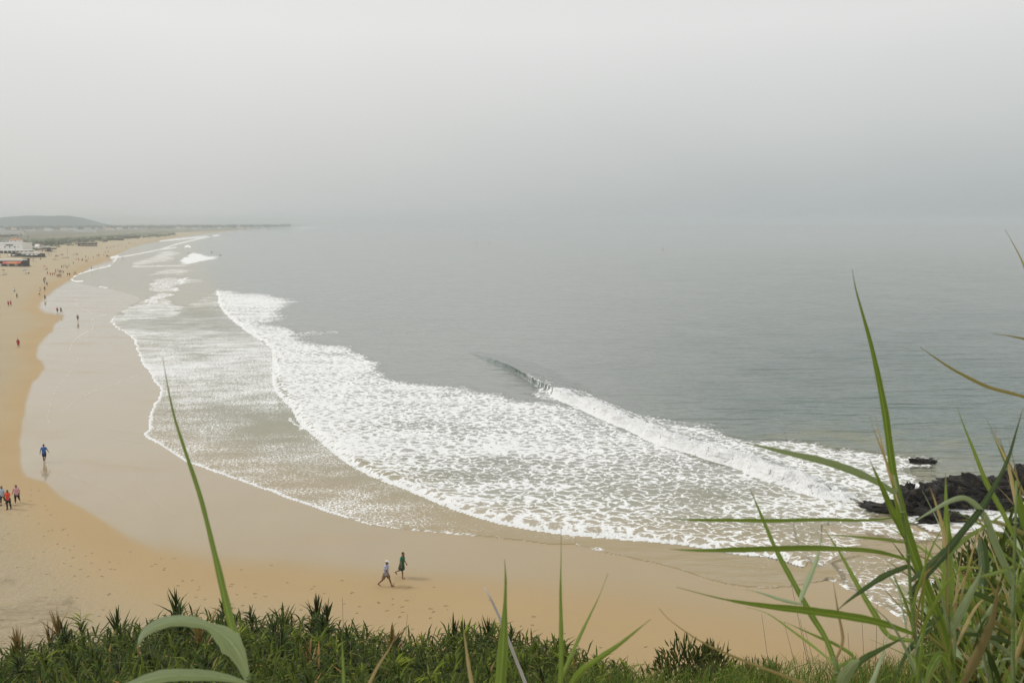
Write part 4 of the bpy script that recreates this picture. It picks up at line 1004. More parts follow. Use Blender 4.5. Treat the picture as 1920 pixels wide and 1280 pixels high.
def tent():
    b = Site('round_tent', 43, 473, 'white round topped tent beside the hotel wall', 'tent')
    m = MB(); s = b.s; m.tube([(0, 5, 0), (0, 5, 2.6), (0, 5, 4.4), (0, 5, 5.6), (0, 5, 6.2)], [3.0, 3.0, 2.7, 1.6, .2], 16); m.build('canopy', M['canvas'], b.r, True)
    b.box('opening', 42, 44.5, 468, 472, 1.8, 2.1, M['shade'])  # dark panel painting the shaded inside of the tent
tent()
def terrace():
    b = Site('beach_terrace', 45, 482, 'long dark timber terrace with pale canvas awnings before the hotel', 'terrace')
    b.box('roof', 31, 71, 473.0, 474.2, 0.5, 6, M['canvas']); b.box('back_wall', 13, 78, 475.5, 482, 4, 4.4, M['shade'])
    for i in range(9): b.box('post', 14 + i * 7.8, 14.6 + i * 7.8, 474, 482, .4, .65, M['wood'])
    for i in range(6):
        m = MB(); x, z = b.xz(44 + i * 5.8, 475.6); m.hip(x - .9, x + .9, -1.2, .5, z, z + .55); m.build('awning', M['canvas'], b.r)
    for i in range(7): b.box('table', 18 + i * 8.4, 20.6 + i * 8.4, 480, 480.4, 1.2, 2.2, M['wood'])
    b.box('floor', 12, 79, 481.6, 482.4, -.4, 5, M['wood'])
terrace()
def canopy_row():
    b = Site('white_canopy', 70, 470, 'row of white flat canopies on posts right of the hotel', 'canopy')
    for (x0, x1, y) in ((52, 62, 463.5), (62.5, 73, 464.6), (64, 78, 462.0), (78, 92, 463.2)):
        b.box('canopy_top', x0, x1, y, y + .9, 2 if y > 463 else 8, 7 if y > 463 else 13, M['canvas'])
        for xx in (x0 + .5, x1 - .9): b.box('post', xx, xx + .4, y + .9, 470.4, 2.3, 2.6, M['wood'])
    m = MB(); x, z = b.xz(62, 460.2); m.gable(x - 1.2, x + 1.2, 5, 8, z - 1.2, z + .9); m.build('gable_roof', M['white'], b.r)
    x, z = b.xz(62, 463); b.box('gable_wall', 59, 65, 463, 470.4, 5.1, 7.9, M['white'])
canopy_row()
def pergola():
    b = Site('dark_pergola', 88, 472, 'dark timber pergola at the dune end of the terraces', 'pergola')
    b.box('roof', 76, 97, 466, 467.6, 1, 7, M['shade'])
    for i in range(4): b.box('post', 77 + i * 6.3, 77.8 + i * 6.3, 467.6, 472.4, 1.2, 1.5, M['wood'])
    for i in range(6): b.box('rafter', 76.5 + i * 3.6, 77 + i * 3.6, 465.5, 466.0, .8, 7.2, M['wood'])
    b.box('counter', 80, 92, 470, 472.4, 3, 4, M['wood'])
pergola()
def tower():
    b = Site('lifeguard_tower', 91, 480, 'dark lifeguard hut raised on thin pale legs', 'lifeguard tower')
    b.box('cabin', 88.4, 93.4, 465, 470.5, 0, 2, M['shade'])
    m = MB(); x0, z = b.xz(87.8, 465); x1, _ = b.xz(94, 465); m.hip(x0, x1, -.3, 2.3, z, z + .7); m.build('roof', M['thatch'], b.r)
    for sx in (0, 1):
        for sy in (0, 1):
            x, z = b.xz(89 + sx * 3.6, 470.5); m = MB(); m.tube([(x, .2 + sy * 1.6, z), (x + (sx - .5) * .8, .2 + sy * 1.6 + (sy - .5) * .5, 0)], [.07, .07], 6); m.build('leg', M['stem_dry'], b.r)
    x, z = b.xz(91, 470.5); m = MB(); m.tube([(x + .3, -.1, z), (x + 1.3, -1.3, 0)], [.05, .05], 6); m.build('ladder', M['stem_dry'], b.r)
tower()
def kiosk():
    b = Site('beach_kiosk', 22, 499.5, 'pale roofed beach kiosk with red and orange awnings', 'kiosk')
    b.box('back_wall', -30, 46, 489, 499.5, 4.4, 4.7, M['shade']); b.box('roof', -32, 41, 486.2, 488.6, .4, 5.2, M['canvas'])
    b.box('roof_edge', -32.4, 41.4, 488.4, 489.2, .2, .6, M['white'])
    for i in range(10): b.box('post', -24 + i * 7.0, -23.4 + i * 7.0, 489, 499.8, .5, .7, M['wood'])
    for i, c in enumerate(('red_cloth', 'pink_cloth', 'orange_cloth', 'orange_cloth', 'red_cloth')):
        m = MB(); x0, z0 = b.xz(7 + i * 6.7, 490.4); x1, z1 = b.xz(7 + i * 6.7 + 6.4, 493.6)
        m.add([(x0, .4, z0), (x1, .4, z0), (x1, -1.1, z1), (x0, -1.1, z1), (x0, .4, z0 - .05), (x1, .4, z0 - .05), (x1, -1.1, z1 - .25), (x0, -1.1, z1 - .25)], [(3, 2, 1, 0), (4, 5, 6, 7), (3, 7, 6, 2), (0, 4, 7, 3), (1, 2, 6, 5)]); m.build('awning', M[c], b.r)
    for i in range(4): b.box('wall_panel', -20 + i * 15, -14 + i * 15, 494.5, 499.6, .8, .9, M['white'])
    b.box('counter', 10, 38, 496, 499.5, 2, 2.6, M['wood']); b.box('deck', -32, 48, 499.2, 500.0, -.6, 5, M['wood'])
kiosk()
def hut():
    b = Site('red_hut', 45, 490, 'small dark red timber hut behind the kiosk', 'hut')
    b.box('wall', 40.5, 49.5, 484.8, 490, 1, 3.4, plain('dark_red_timber', (0.09, .02, .018), .8)); m = MB(); x0, z = b.xz(40, 484.8); x1, _ = b.xz(61, 484.8); m.box(x0, x1, .4, 3.9, z, z + .14); m.build('roof', M['shade'], b.r)
    b.box('post', 60, 60.4, 484.8, 490, 1.1, 1.3, M['wood']); b.box('door', 44, 46, 486.2, 490, .92, 1.0, M['shade'])
hut()
def umbrella(px, py, r, h, mat, label, tilt=0, group='beach parasols'):
    p = stand(px, py); e = empty('beach_umbrella', p); tag(e, label, 'parasol', group)
    m = MB(); m.tube([(0, 0, -.1), (math.sin(tilt) * h, 0, h)], [.03, .025], 6); m.build('pole', M['stem_dry'], e)
    m = MB(); m.cone((0, 0, 0), r, r * .42, 10); o = m.build('canopy', mat, e); o.location = (math.sin(tilt) * h * .85, 0, h * .85); o.rotation_euler = (0, tilt, 0)
    return e
umbrella(44.5, 498.5, 1.25, 2.6, M['white'], 'large white parasol at the open end of the kiosk')
umbrella(82, 505, 1.1, 1.8, M['pink_cloth'], 'tilted pink parasol with a lounger on open sand', R(18))
umbrella(48, 513, 1.15, 1.8, M['blue_cloth'], 'tilted pale blue parasol on open sand', R(-12))
umbrella(44, 484, 1.0, 2.2, M['green_cloth'], 'green parasol between kiosk and terrace')
umbrella(7, 512, .8, 1.6, M['shade'], 'small dark parasol nearest the picture edge')
for i, (px, py, mt, nm) in enumerate(((18, 484, 'canvas', 'first'), (26, 484.3, 'canvas', 'second'), (52, 483.5, 'canvas', 'third'), (60, 483.8, 'canvas', 'fourth'), (68, 483.4, 'canvas', 'last'))):
    umbrella(px, py, 1.2, 2.3, M[mt], 'pale parasol before the dark terrace, %s in its row' % nm, 0, 'pale parasols before the terrace')
for (px, py, h, lb) in ((127, 478, 5.5, 'thin pole on the dry sand before the dark thatched bar'), (30, 483, 6.0, 'thin pole before the dark terrace'), (2, 486, 6.0, 'thin pole behind the kiosk roof'), (103, 473, 5.0, 'thin pole at the end of the pergola')):
    p = stand(px, py); e = empty('beach_pole', p); tag(e, lb, 'pole', 'poles on the beach')
    m = MB(); m.tube([(0, 0, -.2), (0, 0, h)], [.07, .05], 6); m.build('mast', M['wood'], e); m = MB(); m.tube([(0, 0, h - .1), (.5, 0, h)], [.04, .03], 6); m.build('bracket', M['wood'], e)
def lounger(px, py, mat, label, rz=0.0):
    p = stand(px, py); e = empty('sun_lounger', p, rz); tag(e, label, 'lounger', 'loungers on the sand')
    m = MB(); m.box(-.9, .5, -.3, .3, .28, .36); m.build('seat', mat, e)
    m = MB(); m.add([(.5, -.3, .3), (.5, .3, .3), (1.05, .3, .75), (1.05, -.3, .75), (.5, -.3, .37), (.5, .3, .37), (1.03, .3, .82), (1.03, -.3, .82)], [(0, 1, 2, 3), (7, 6, 5, 4), (0, 3, 7, 4), (1, 5, 6, 2), (2, 6, 7, 3)]); m.build('backrest', mat, e)
    for x in (-.8, .4):
        for y in (-.26, .26): m = MB(); m.box(x - .03, x + .03, y - .03, y + .03, 0, .28); m.build('leg', M['wood'], e)
lounger(86, 506, M['shade'], 'dark lounger beside the tilted pink parasol', R(-20)); lounger(51.5, 513.5, M['shade'], 'dark lounger beside the pale blue parasol', R(-10))
lounger(5, 515.5, M['canvas'], 'pale lounger under the small dark parasol'); lounger(9, 516, M['wood'], 'brown lounger under the small dark parasol', R(15))
for i, (px, py) in enumerate(((101, 487), (106, 488), (117, 485), (122, 484), (127, 484.5))): lounger(px, py, M['shade'], ('dark sunbed, %s of the scattered beds on dry sand' % ('first', 'second', 'third', 'fourth', 'last')[i]), R(i * 23))
def bar(px, py, w_, h_, label, n_umb=0):
    b = Site('beach_bar', px, py, label, 'beach bar', 'beach bars on the far strand')
    x0, x1 = px - w_ / 2, px + w_ / 2
    b.box('back_wall', x0, x1, py - h_ * .75, py, 4, 4.4, M['shade'])
    m = MB(); X0, z = b.xz(x0 - .8, py - h_ * .7); X1, _ = b.xz(x1 + .8, py - h_ * .7); m.gable(X0, X1, -.5, 6, z, z + h_ * .3 * b.s); m.build('roof', M['thatch'], b.r)
    n = max(3, int(w_ / 5))
    for i in range(n + 1): b.box('post', x0 + i * w_ / n, x0 + i * w_ / n + .5, py - h_ * .7, py, .2, .5, M['shade'])
    b.box('counter', x0 + w_ * .2, x1 - w_ * .2, py - h_ * .3, py, 1.6, 2.2, M['wood'])
    b.box('roof_hut', x0 + w_ * .3, x0 + w_ * .45, py - h_ * 1.1, py - h_ * .6, 2.2, 4, M['shade'])
bar(160, 461.5, 36, 7, 'dark thatched beach bar with tan parasols before it')
for i in range(6): umbrella(153 + i * 6 - (1 if i == 5 else 0), 463.6 + (i % 2) * .4, 1.5, 2.4, M['tan_cloth'], 'tan parasol in the row before the dark thatched bar', 0, 'tan parasols before the bar')
bar(214, 450.5, 30, 4.6, 'long low dark beach bar, second along the strand'); bar(194.5, 453, 8, 3.4, 'small dark shack just before the second beach bar'); bar(239, 446.5, 20, 4, 'faint beach bar farthest along the strand')
def palm(px, py, h, label, size=1.0):
    p = stand(px, py); e = empty('palm_tree', p); tag(e, label, 'palm', 'palms behind the beach')
    m = MB(); m.tube([(0, 0, -.2), (.1, 0, h * .5), (.25, 0, h)], [.3, .22, .18], 7); m.build('trunk', M['bark'], e)
    m = MB(); r2 = random.Random(int(px * 10))
    for i in range(22):
        az = r2.uniform(0, 6.28); el = r2.uniform(-.5, 1.2); L = r2.uniform(1.8, 2.6) * size
        d = Vector((math.cos(az) * math.cos(el), math.sin(az) * math.cos(el), math.sin(el))); sd_ = d.cross(Vector((0, 0, 1))).normalized()
        pts = [Vector((.25, 0, h)) + d * L * t - Vector((0, 0, 1)) * L * .45 * t * t for t in (0, .35, .7, 1)]
        vs = []
        for q, wd in zip(pts, (.1, .34, .3, .03)): vs += [q - sd_ * wd, q + Vector((0, 0, .08)), q + sd_ * wd]
        m.add(vs, [(a * 3 + b, a * 3 + b + 1, a * 3 + b + 4, a * 3 + b + 3) for a in range(3) for b in range(2)])
    m.build('crown', M['palm'], e)
palm(39.5, 447, 5.0, 'taller palm behind the hotel roof'); palm(33.5, 447.5, 3.8, 'shorter palm left of the taller palm behind the hotel'); palm(52.5, 449, 3.2, 'small lone palm right of the two palms'); palm(228.5, 446.5, 3.4, 'palm at the near end of the farthest beach bar'); palm(252, 446, 3.4, 'palm at the far end of the farthest beach bar')

def leaf_cloud(mb, c, rx, ry, rz, n, size, r2, tint=None, flat=0.3):
    for _ in range(n):
        while True:
            q = Vector((r2.uniform(-1, 1), r2.uniform(-1, 1), r2.uniform(-flat, 1)))
            if .35 < q.length < 1: break
        p = Vector(c) + Vector((q.x * rx, q.y * ry, q.z * rz))
        a = Vector((r2.gauss(0, 1), r2.gauss(0, 1), r2.gauss(0, 1))).normalized(); b = a.cross(Vector((r2.gauss(0, 1), r2.gauss(0, 1), r2.gauss(0, 1)))).normalized()
        s_ = size * r2.uniform(.6, 1.3)
        mb.add([p - a * s_, p + b * s_ * .5, p + a * s_, p - b * s_ * .5], [(0, 1, 2, 3)])
def shade_tree(px, py, h, w_, label, seed):
    p = stand(px, py); e = empty('tree', p); tag(e, label, 'tree', 'dark trees behind the hotel'); r2 = random.Random(seed)
    m = MB(); m.tube([(0, 0, -.3), (0, 0, h * .5), (.3, 0, h * .7)], [.35, .25, .15], 7); m.tube([(0, 0, h * .4), (w_ * .3, 0, h * .7)], [.15, .08], 6); m.build('trunk', M['bark'], e)
    m = MB()
    for k_ in range(6): leaf_cloud(m, (r2.uniform(-.4, .4) * w_, r2.uniform(-.4, .4) * w_, h * .55 + r2.uniform(0, .2) * h), w_ * .35, w_ * .35, h * .3, 55, .5, r2)
    m.build('crown', M['far_tree'], e)
for i, (px, py, h, w_) in enumerate(((-14, 448, 5, 8), (-4, 447.5, 4.8, 8), (3, 448, 5.2, 9), (11, 447, 4.4, 7), (18, 447, 4.8, 8), (25, 446.5, 5, 7))):
    shade_tree(px, py, h, w_, 'dark rounded tree, %s in the row behind the hotel' % ('leftmost', 'second', 'third', 'fourth', 'fifth', 'rightmost')[i], i)

# far village: houses and a belt of trees
r2 = random.Random(12)
HS = []
for i in range(46):
    px = r2.uniform(-30, 500); t = max(0, (px - 60) / 440)
    py = 430.6 - 4.6 * t + r2.uniform(-.8, .9)
    HS.append((px, py, r2.uniform(8, 17), r2.uniform(3.2, 6.5)))
HS += [(158, 433.5, 42, 4.0), (20, 437, 45, 3), (88, 431.5, 18, 6), (205, 431, 20, 6), (130, 431.5, 22, 5)]
for i, (px, py, w_, h_) in enumerate(HS):
    x, y = on_plane(px, py, 5.0); x, y = float(x), float(y)
    e = empty('house', (x, y, float(ground(x, y)[0]) - .3), r2.uniform(-.3, .3)); zone = 'below the flat topped hill' if px < 160 else ('in the middle of the far plain' if px < 330 else 'towards the misty point of land')
    tag(e, '%s house of the village %s' % (('wide pale' if w_ > 13 else 'small pale') + (' orange roofed' if i % 4 == 1 else ''), zone), 'house', 'village houses on the misty plain')
    m = MB(); m.box(-w_ / 2, w_ / 2, 0, 8, 0, h_); m.build('wall', M['white'], e)
    m = MB()
    if i % 3: m.gable(-w_ / 2, w_ / 2, 0, 8, h_ + .02, h_ + 1.8)
    else: m.box(-w_ / 2 - .2, w_ / 2 + .2, -.2, 8.2, h_ + .01, h_ + .5)
    m.build('roof', M['orange_tile'] if i % 4 == 1 else M['grey_roof'], e)
    for q in range(int(w_ / 4)): m = MB(); xx = -w_ / 2 + 2 + q * 4; m.box(xx - .6, xx + .6, -.08, .1, 1.0, 2.4); m.build('window', M['dark_glass'], e)
m = MB()
for i in range(720):
    px = r2.uniform(-140, 545); t = max(0, (px - 60) / 480)
    py = 430.0 - 4.8 * t + r2.uniform(-2.0, 1.2) * (1 - .5 * t)
    x, y = on_plane(px, py, 5.0); x, y = float(x), float(y)
    h_ = r2.uniform(5, 11); g_ = float(np.interp(y, [1500, 3500], [4.5, 5.5]))
    leaf_cloud(m, (x, y, g_ + h_ * .3), h_ * r2.uniform(.6, 1.3), h_ * .6, h_ * .7, 26, 2.0, r2)
tag(m.build('treeline', M['far_tree']), 'hazy belt of trees across the far plain', 'trees', None, 'stuff')
# low scrub on the dunes
m = MB()
for i in range(900):
    px = r2.uniform(30, 330); t = (px - 30) / 300
    py = np.interp(px, [30, 90, 170, 330], [462, 456, 449, 438.5]) + r2.gauss(0, 1) * np.interp(px, [30, 180, 330], [5, 2.2, .9])
    if px < 100 and py > 470: continue
    x, y = on_plane(px, py, 3.0); x, y = float(x), float(y)
    h_ = r2.uniform(.6, 1.6)
    leaf_cloud(m, (x, y, 2.4), h_ * 1.4, h_ * 1.4, h_ + .8, 16, .5, r2)
tag(m.build('dune_scrub', M['bush']), 'low grey green scrub on the dunes behind the beach', 'scrub', None, 'stuff')

# ------------------------------------------------------------------ cane thicket and bushes on the slope
def strip(mb, pts, wid, side, fold=0.25, tint=0.5):
    """a folded leaf along pts; stores along/tint for each point"""
    n = len(pts); vs = []
    for i, p in enumerate(pts):
        t = (pts[min(i + 1, n - 1)] - pts[max(i - 1, 0)]).normalized()
        s_ = (side - t * side.dot(t)).normalized(); nn = s_.cross(t)
        w_ = wid[i]
        vs += [p - s_ * w_ + nn * w_ * fold, p, p + s_ * w_ + nn * w_ * fold]
        mb.a.setdefault('along', []).extend([i / (n - 1)] * 3); mb.a.setdefault('tint', []).extend([tint] * 3); mb.a.setdefault('across', []).extend((-1, 0, 1))
    mb.add(vs, [(a * 3 + b, a * 3 + b + 1, a * 3 + b + 4, a * 3 + b + 3) for a in range(n - 1) for b in range(2)])
def leaf_mesh(mb, name):
    me = mb.mesh(name, True)
    for k in ('along', 'tint', 'across'):
        at_ = me.attributes.new(k, 'FLOAT', 'POINT'); at_.data.foreach_set('value', mb.a[k])
    return me
def cane_crown(seed, n=92, length=2.1, spread=1.0, upright=0.0):
    r = random.Random(seed); mb = MB()
    az0 = r.uniform(0, 3.14)
    for i in range(n):
        f = i / n; z = -length * (1 - f) + r.uniform(-.04, .04)
        az = az0 + (i % 2) * math.pi + r.gauss(0, 1.1)
        el = R(r.uniform(10, 60) + 22 * f + upright); L = r.uniform(.60, 1.05) * (1 - .32 * f)
        d = Vector((math.cos(az) * math.cos(el), math.sin(az) * math.cos(el), math.sin(el)))
        out = Vector((math.cos(az), math.sin(az), 0)); droop = r.uniform(.15, .75) * (1 - upright / 60)
        pts = [Vector((0, 0, z)) + d * L * t + (out * .25 - Vector((0, 0, 1))) * L * droop * t * t * spread for t in (0, .25, .5, .75, 1)]
        w_ = r.uniform(.022, .038)
        strip(mb, pts, [w_ * .7, w_, w_ * .9, w_ * .55, .002], Vector((-math.sin(az), math.cos(az), 0)), .3, r.random())
    return leaf_mesh(mb, 'foliage')
stem_mb = MB(); stem_mb.tube([(0, 0, 0), (0, 0, .5), (0, 0, 1)], [.014, .012, .006], 6); STEM = stem_mb.mesh('stem'); STEM.materials.append(M['stem_dry'])
CROWNS = []
for s_ in range(6): me = cane_crown(s_); me.materials.append(M['cane']); CROWNS.append(me)
for s_ in range(4): me = cane_crown(20 + s_, 100); me.materials.append(M['cane_dark_shaded']); CROWNS.append(me)
TUFT = []
for s_ in range(3): me = cane_crown(40 + s_, 30, .8, .4, 22); me.materials.append(M['cane_dark_shaded']); TUFT.append(me)
for s_ in range(2): me = cane_crown(50 + s_, 26, .7, .5, 18); me.materials.append(M['cane_dry']); TUFT.append(me)
def cane(x, y, h, crown, label, rz, group='canes of the thicket on the slope', sc_=1.0, lean=(0, 0)):
    e = empty('cane', (x, y, float(cliff_z(np.array([x]), np.array([y]))[0]) - .05), rz); tag(e, label, 'cane plant', group)
    e.rotation_euler = (lean[0], lean[1], rz)
    s_ = link('stem', STEM, e); s_.scale = (1, 1, h)
    c = link('foliage', crown, e); c.location = (0, 0, h - .25 * sc_); c.scale = (sc_,) * 3
    return e
TP = ([-200, 0, 60, 130, 200, 280, 330, 400, 450, 530, 600, 700, 780, 850, 900, 1000, 1100, 1160, 1230, 1300, 1340, 1440, 1500, 1600, 1700, 1800],
      [1205, 1202, 1186, 1168, 1158, 1146, 1128, 1128, 1130, 1134, 1136, 1160, 1176, 1158, 1154, 1172, 1202, 1228, 1285, 1275, 1238, 1238, 1290, 1290, 1260, 1240])
r3 = random.Random(77)
placed = []
tries = 0
while len(placed) < 288 and tries < 9000:
    tries += 1
    px = r3.uniform(-160, 1500); row = r3.random()
    if 1190 < px < 1290 and r3.random() < .8: continue
    y = 22.5 - 8.5 * row ** .8
    tp = float(np.interp(px, *TP)) + (150 * row) + r3.uniform(-14, 30)
    if tp > 1345: continue
    a, b, c = ray(px, tp); t = y / b; x = a * t; ztop = CAMZ + c * t
    g_ = float(cliff_z(np.array([x]), np.array([y]))[0]); h = ztop - g_
    if not 0.9 < h < 6.6: continue
    if any((x - q[0]) ** 2 + (y - q[1]) ** 2 < .28 for q in placed): continue
    placed.append((x, y)); dark = r3.random() < (.80 if px < 420 else .42)
    cr = CROWNS[6 + r3.randrange(4)] if dark else CROWNS[r3.randrange(6)]
    old = r3.random() < .04
    if old: cr = TUFT[3 + r3.randrange(2)]
    zone = ('below the tyre marked sand' if px < 240 else 'around the arching pale leaf' if px < 480 else 'below and left of the walking pair' if px < 720 else 'between walking pair and bleached stick' if px < 980 else 'right of the bleached stick')
    cane(x, y, h, cr, ('withered brown' if old else 'dark green' if dark else 'lighter green') + ' leafy cane of the thicket ' + zone + (', front rank' if row > .5 else ', rear rank'), r3.uniform(0, 6.28), sc_=r3.uniform(.72, 1.12), lean=(r3.gauss(0, .10), r3.gauss(0, .10)))
for (px, tp, y, k_, lb) in ((328, 1108, 22, 0, 'tallest spiky dark cane rising above the thicket left of the curved reed'), (592, 1122, 22.5, 1, 'upright cane with tufted head, left of the two bare stemmed ones'), (612, 1130, 22.6, 2, 'upright cane with tufted head, right of the two bare stemmed ones'),
                           (106, 1150, 23, 3, 'rust brown topped cane near the tyre marked sand'), (90, 1172, 23, 4, 'forked rust brown cane left of the taller brown one'), (218, 1145, 23, 0, 'narrow dark cane spike between brown cane and tallest spike'), (30, 1186, 22, 3, 'thin brown cane tip at the far left of the thicket'),
                           (530, 1138, 23, 1, 'bushy dark cane head left of the two bare stemmed canes'), (850, 1166, 22, 2, 'compact cane head standing clear before the damp sand'), (915, 1162, 22, 0, 'broad dark cane head left of the bright upright blade')):
    a, b, c = ray(px, tp); t = y / b; x = a * t; h = CAMZ + c * t - float(cliff_z(np.array([x]), np.array([y]))[0]) 
    cane(x, y, h, TUFT[k_], lb, px * .01, sc_=1.0)
# mass of old leaves under the canes, shade of the gaps in their colour
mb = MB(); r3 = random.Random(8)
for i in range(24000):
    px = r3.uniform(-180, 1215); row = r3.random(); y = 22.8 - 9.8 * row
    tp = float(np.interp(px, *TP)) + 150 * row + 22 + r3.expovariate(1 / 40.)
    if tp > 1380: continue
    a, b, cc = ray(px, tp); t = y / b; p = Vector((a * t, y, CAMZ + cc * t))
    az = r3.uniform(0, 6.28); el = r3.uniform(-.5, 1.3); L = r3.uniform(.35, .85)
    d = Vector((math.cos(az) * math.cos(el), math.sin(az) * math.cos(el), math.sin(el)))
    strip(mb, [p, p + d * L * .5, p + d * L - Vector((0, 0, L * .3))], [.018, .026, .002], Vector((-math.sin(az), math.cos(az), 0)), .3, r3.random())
o = link('undergrowth', leaf_mesh(mb, 'undergrowth'), None, M['undergrowth_shaded']); tag(o, 'tangled leaves and litter beneath the canes', 'undergrowth', None, 'stuff')

# bushes on the headland
def bush_mesh(seed, n=3000):
    r = random.Random(seed); mb = MB()
    lobes = [(Vector((r.uniform(-.9, .9), r.uniform(-.7, .7), r.uniform(.35, 1.1))), r.uniform(.45, .75)) for _ in range(9)]
    for _ in range(n):
        c, rad = r.choice(lobes)
        q = Vector((r.gauss(0, 1), r.gauss(0, 1), r.gauss(0, 1) + .3)).normalized(); p = c + q * rad * r.uniform(.6, 1.05)
        az = r.uniform(0, 6.28); d = (q + Vector((r.gauss(0, .5), r.gauss(0, .5), r.gauss(0, .5) + .4))).normalized(); L = r.uniform(.10, .22)
        sd_ = d.cross(Vector((r.gauss(0, 1), r.gauss(0, 1), r.gauss(0, 1)))).normalized()
        strip(mb, [p, p + d * L * .5, p + d * L], [.010, .022, .002], sd_, .2, r.random())
    return leaf_mesh(mb, 'foliage')
BUSH = []
for s_ in range(4): me = bush_mesh(s_); me.materials.append(M['bush']); BUSH.append(me)
bm_ = MB(); r3 = random.Random(3)
for i in range(12):
    a_ = i * .52; bm_.tube([(0, 0, -.3), (math.cos(a_) * .3, math.sin(a_) * .3, .45), (math.cos(a_) * .75, math.sin(a_) * .65, 1.0)], [.04, .03, .012], 6)
BRANCH = bm_.mesh('branches'); BRANCH.materials.append(M['bark'])
def bush(px, py, y, s_, k_, label, group='bushes on the headland'):
    a, b, c = ray(px, py); t = y / b; x = a * t; g_ = float(cliff_z(np.array([x]), np.array([y]))[0]); top = CAMZ + c * t
    e = empty('bush', (x, y, g_ - .1), k_ * 1.3); tag(e, label, 'bush', group)
    hh = max(.5, (top - g_) / 1.65)
    f = link('foliage', BUSH[k_ % 4], e); f.scale = (s_, s_, hh); q = link('branches', BRANCH, e); q.scale = f.scale
    return e
DESC = ['highest bush at the picture edge below the rocks', 'bush just left of the highest headland bush', 'bush at the picture edge, one step below the highest', 'bush behind the tall vertical reed stem', 'lower bush under the crossing reed leaves', 'bush at the picture edge, halfway down the headland',
        'lowest bush right of the reed clump', 'bush at the bottom corner of the picture', 'small bush at the foot of the reed clump', 'small round bush standing alone before the damp sand', 'second small bush beside the round lone one', 'low bush beneath the dry stalks', 'dense bush low between the two upright reed stems', 'bush filling the corner behind the edge reed']
for i, (px, py, y, s_) in enumerate(((1905, 1020, 37, 2.6), (1858, 1050, 37, 2.2), (1930, 1080, 32, 2.2), (1838, 1100, 36, 2.0), (1800, 1160, 34, 1.4), (1900, 1130, 29, 2.0), (1830, 1195, 28, 1.8), (1905, 1200, 23, 1.7), (1760, 1215, 27, 1.1), (1345, 1228, 23, 1.5), (1430, 1232, 22.5, 1.15), (1640, 1250, 25, 1.0), (1800, 1235, 24, 1.2), (1860, 1170, 31, 1.5))):
    bush(px, py, y, s_, i, DESC[i])
# grass on the slope edge and dry stalks
mb = MB(); r3 = random.Random(21)
for i in range(4200):
    px = r3.uniform(1000, 1780); y = r3.uniform(12, 25) if px < 1750 else r3.uniform(14, 36)
    x = (px - CX) / FPX * y * 1.12
    g_ = float(np.interp(y - (15 * max(0, min(1, (x - 19) / 10))), [0, 2, 6, 20, 24, 30, 36], [22.3, 21.2, 17.4, 9.4, 6.3, 1.8, -1]))
    tp = float(np.interp(px, [1000, 1150, 1300, 1500, 1700, 1800, 1920], [1250, 1238, 1238, 1225, 1215, 1150, 1090])) + r3.expovariate(1 / 45.) 
    if tp > 1300: continue
    a, b, c = ray(px, tp); t = y / b; x = a * t; zt = CAMZ + c * t
    L = r3.uniform(.5, 1.1); ln = Vector((r3.gauss(0, .25), r3.gauss(0, .25), 1)).normalized()
    p = Vector((x, y, zt)) - ln * L; bend = Vector((r3.gauss(0, .2), r3.gauss(0, .2), -.06))
    strip(mb, [p, p + ln * L * .4, p + ln * L * .75 + bend * .3, p + ln * L + bend], [.006, .0065, .005, .001], Vector((math.cos(i), math.sin(i), 0)), .2, r3.random())
o = link('slope_grass', leaf_mesh(mb, 'slope_grass'), None, M['grass']); tag(o, 'fine yellow green grass along the edge of the slope', 'grass', None, 'stuff')
for i, (x0, y0, x1, y1) in enumerate(((1437, 1222, 1428, 1150), (1487, 1235, 1470, 1165), (1512, 1240, 1482, 1085), (1522, 1270, 1500, 1160), (1530, 1260, 1508, 1175), (1543, 1280, 1534, 1225), (1508, 1270, 1506, 1220), (1549, 1240, 1548, 1208), (1592, 1230, 1590, 1185), (1618, 1210, 1616, 1160), (1642, 1205, 1645, 1125), (1655, 1215, 1658, 1192), (643, 1190, 642, 1120), (760, 1195, 764, 1150))):
    y = 22.0; a, b, c = ray(x1, y1); t = y / b; top = Vector((a * t, y, CAMZ + c * t)); a, b, c = ray(x0, y0); t = y / b; bt = Vector((a * t, y, CAMZ + c * t))
    dv = (bt - top).normalized(); g_ = float(cliff_z(np.array([bt.x]), np.array([y]))[0]); rt = bt + dv * max(.1, (bt.z - g_) / max(.3, -dv.z))
    m = MB(); m.tube([rt, rt.lerp(top, .5) + Vector((.03, 0, 0)), top], [.012, .009, .004], 5); o = m.build('dry_stalk', M['wood'])
    tag(o, 'thin bare dry stalk rising beyond the thicket' if i >= 12 else 'thin dark dry stalk standing before the damp sand by the reeds', 'stalk', 'thin dry stalks')

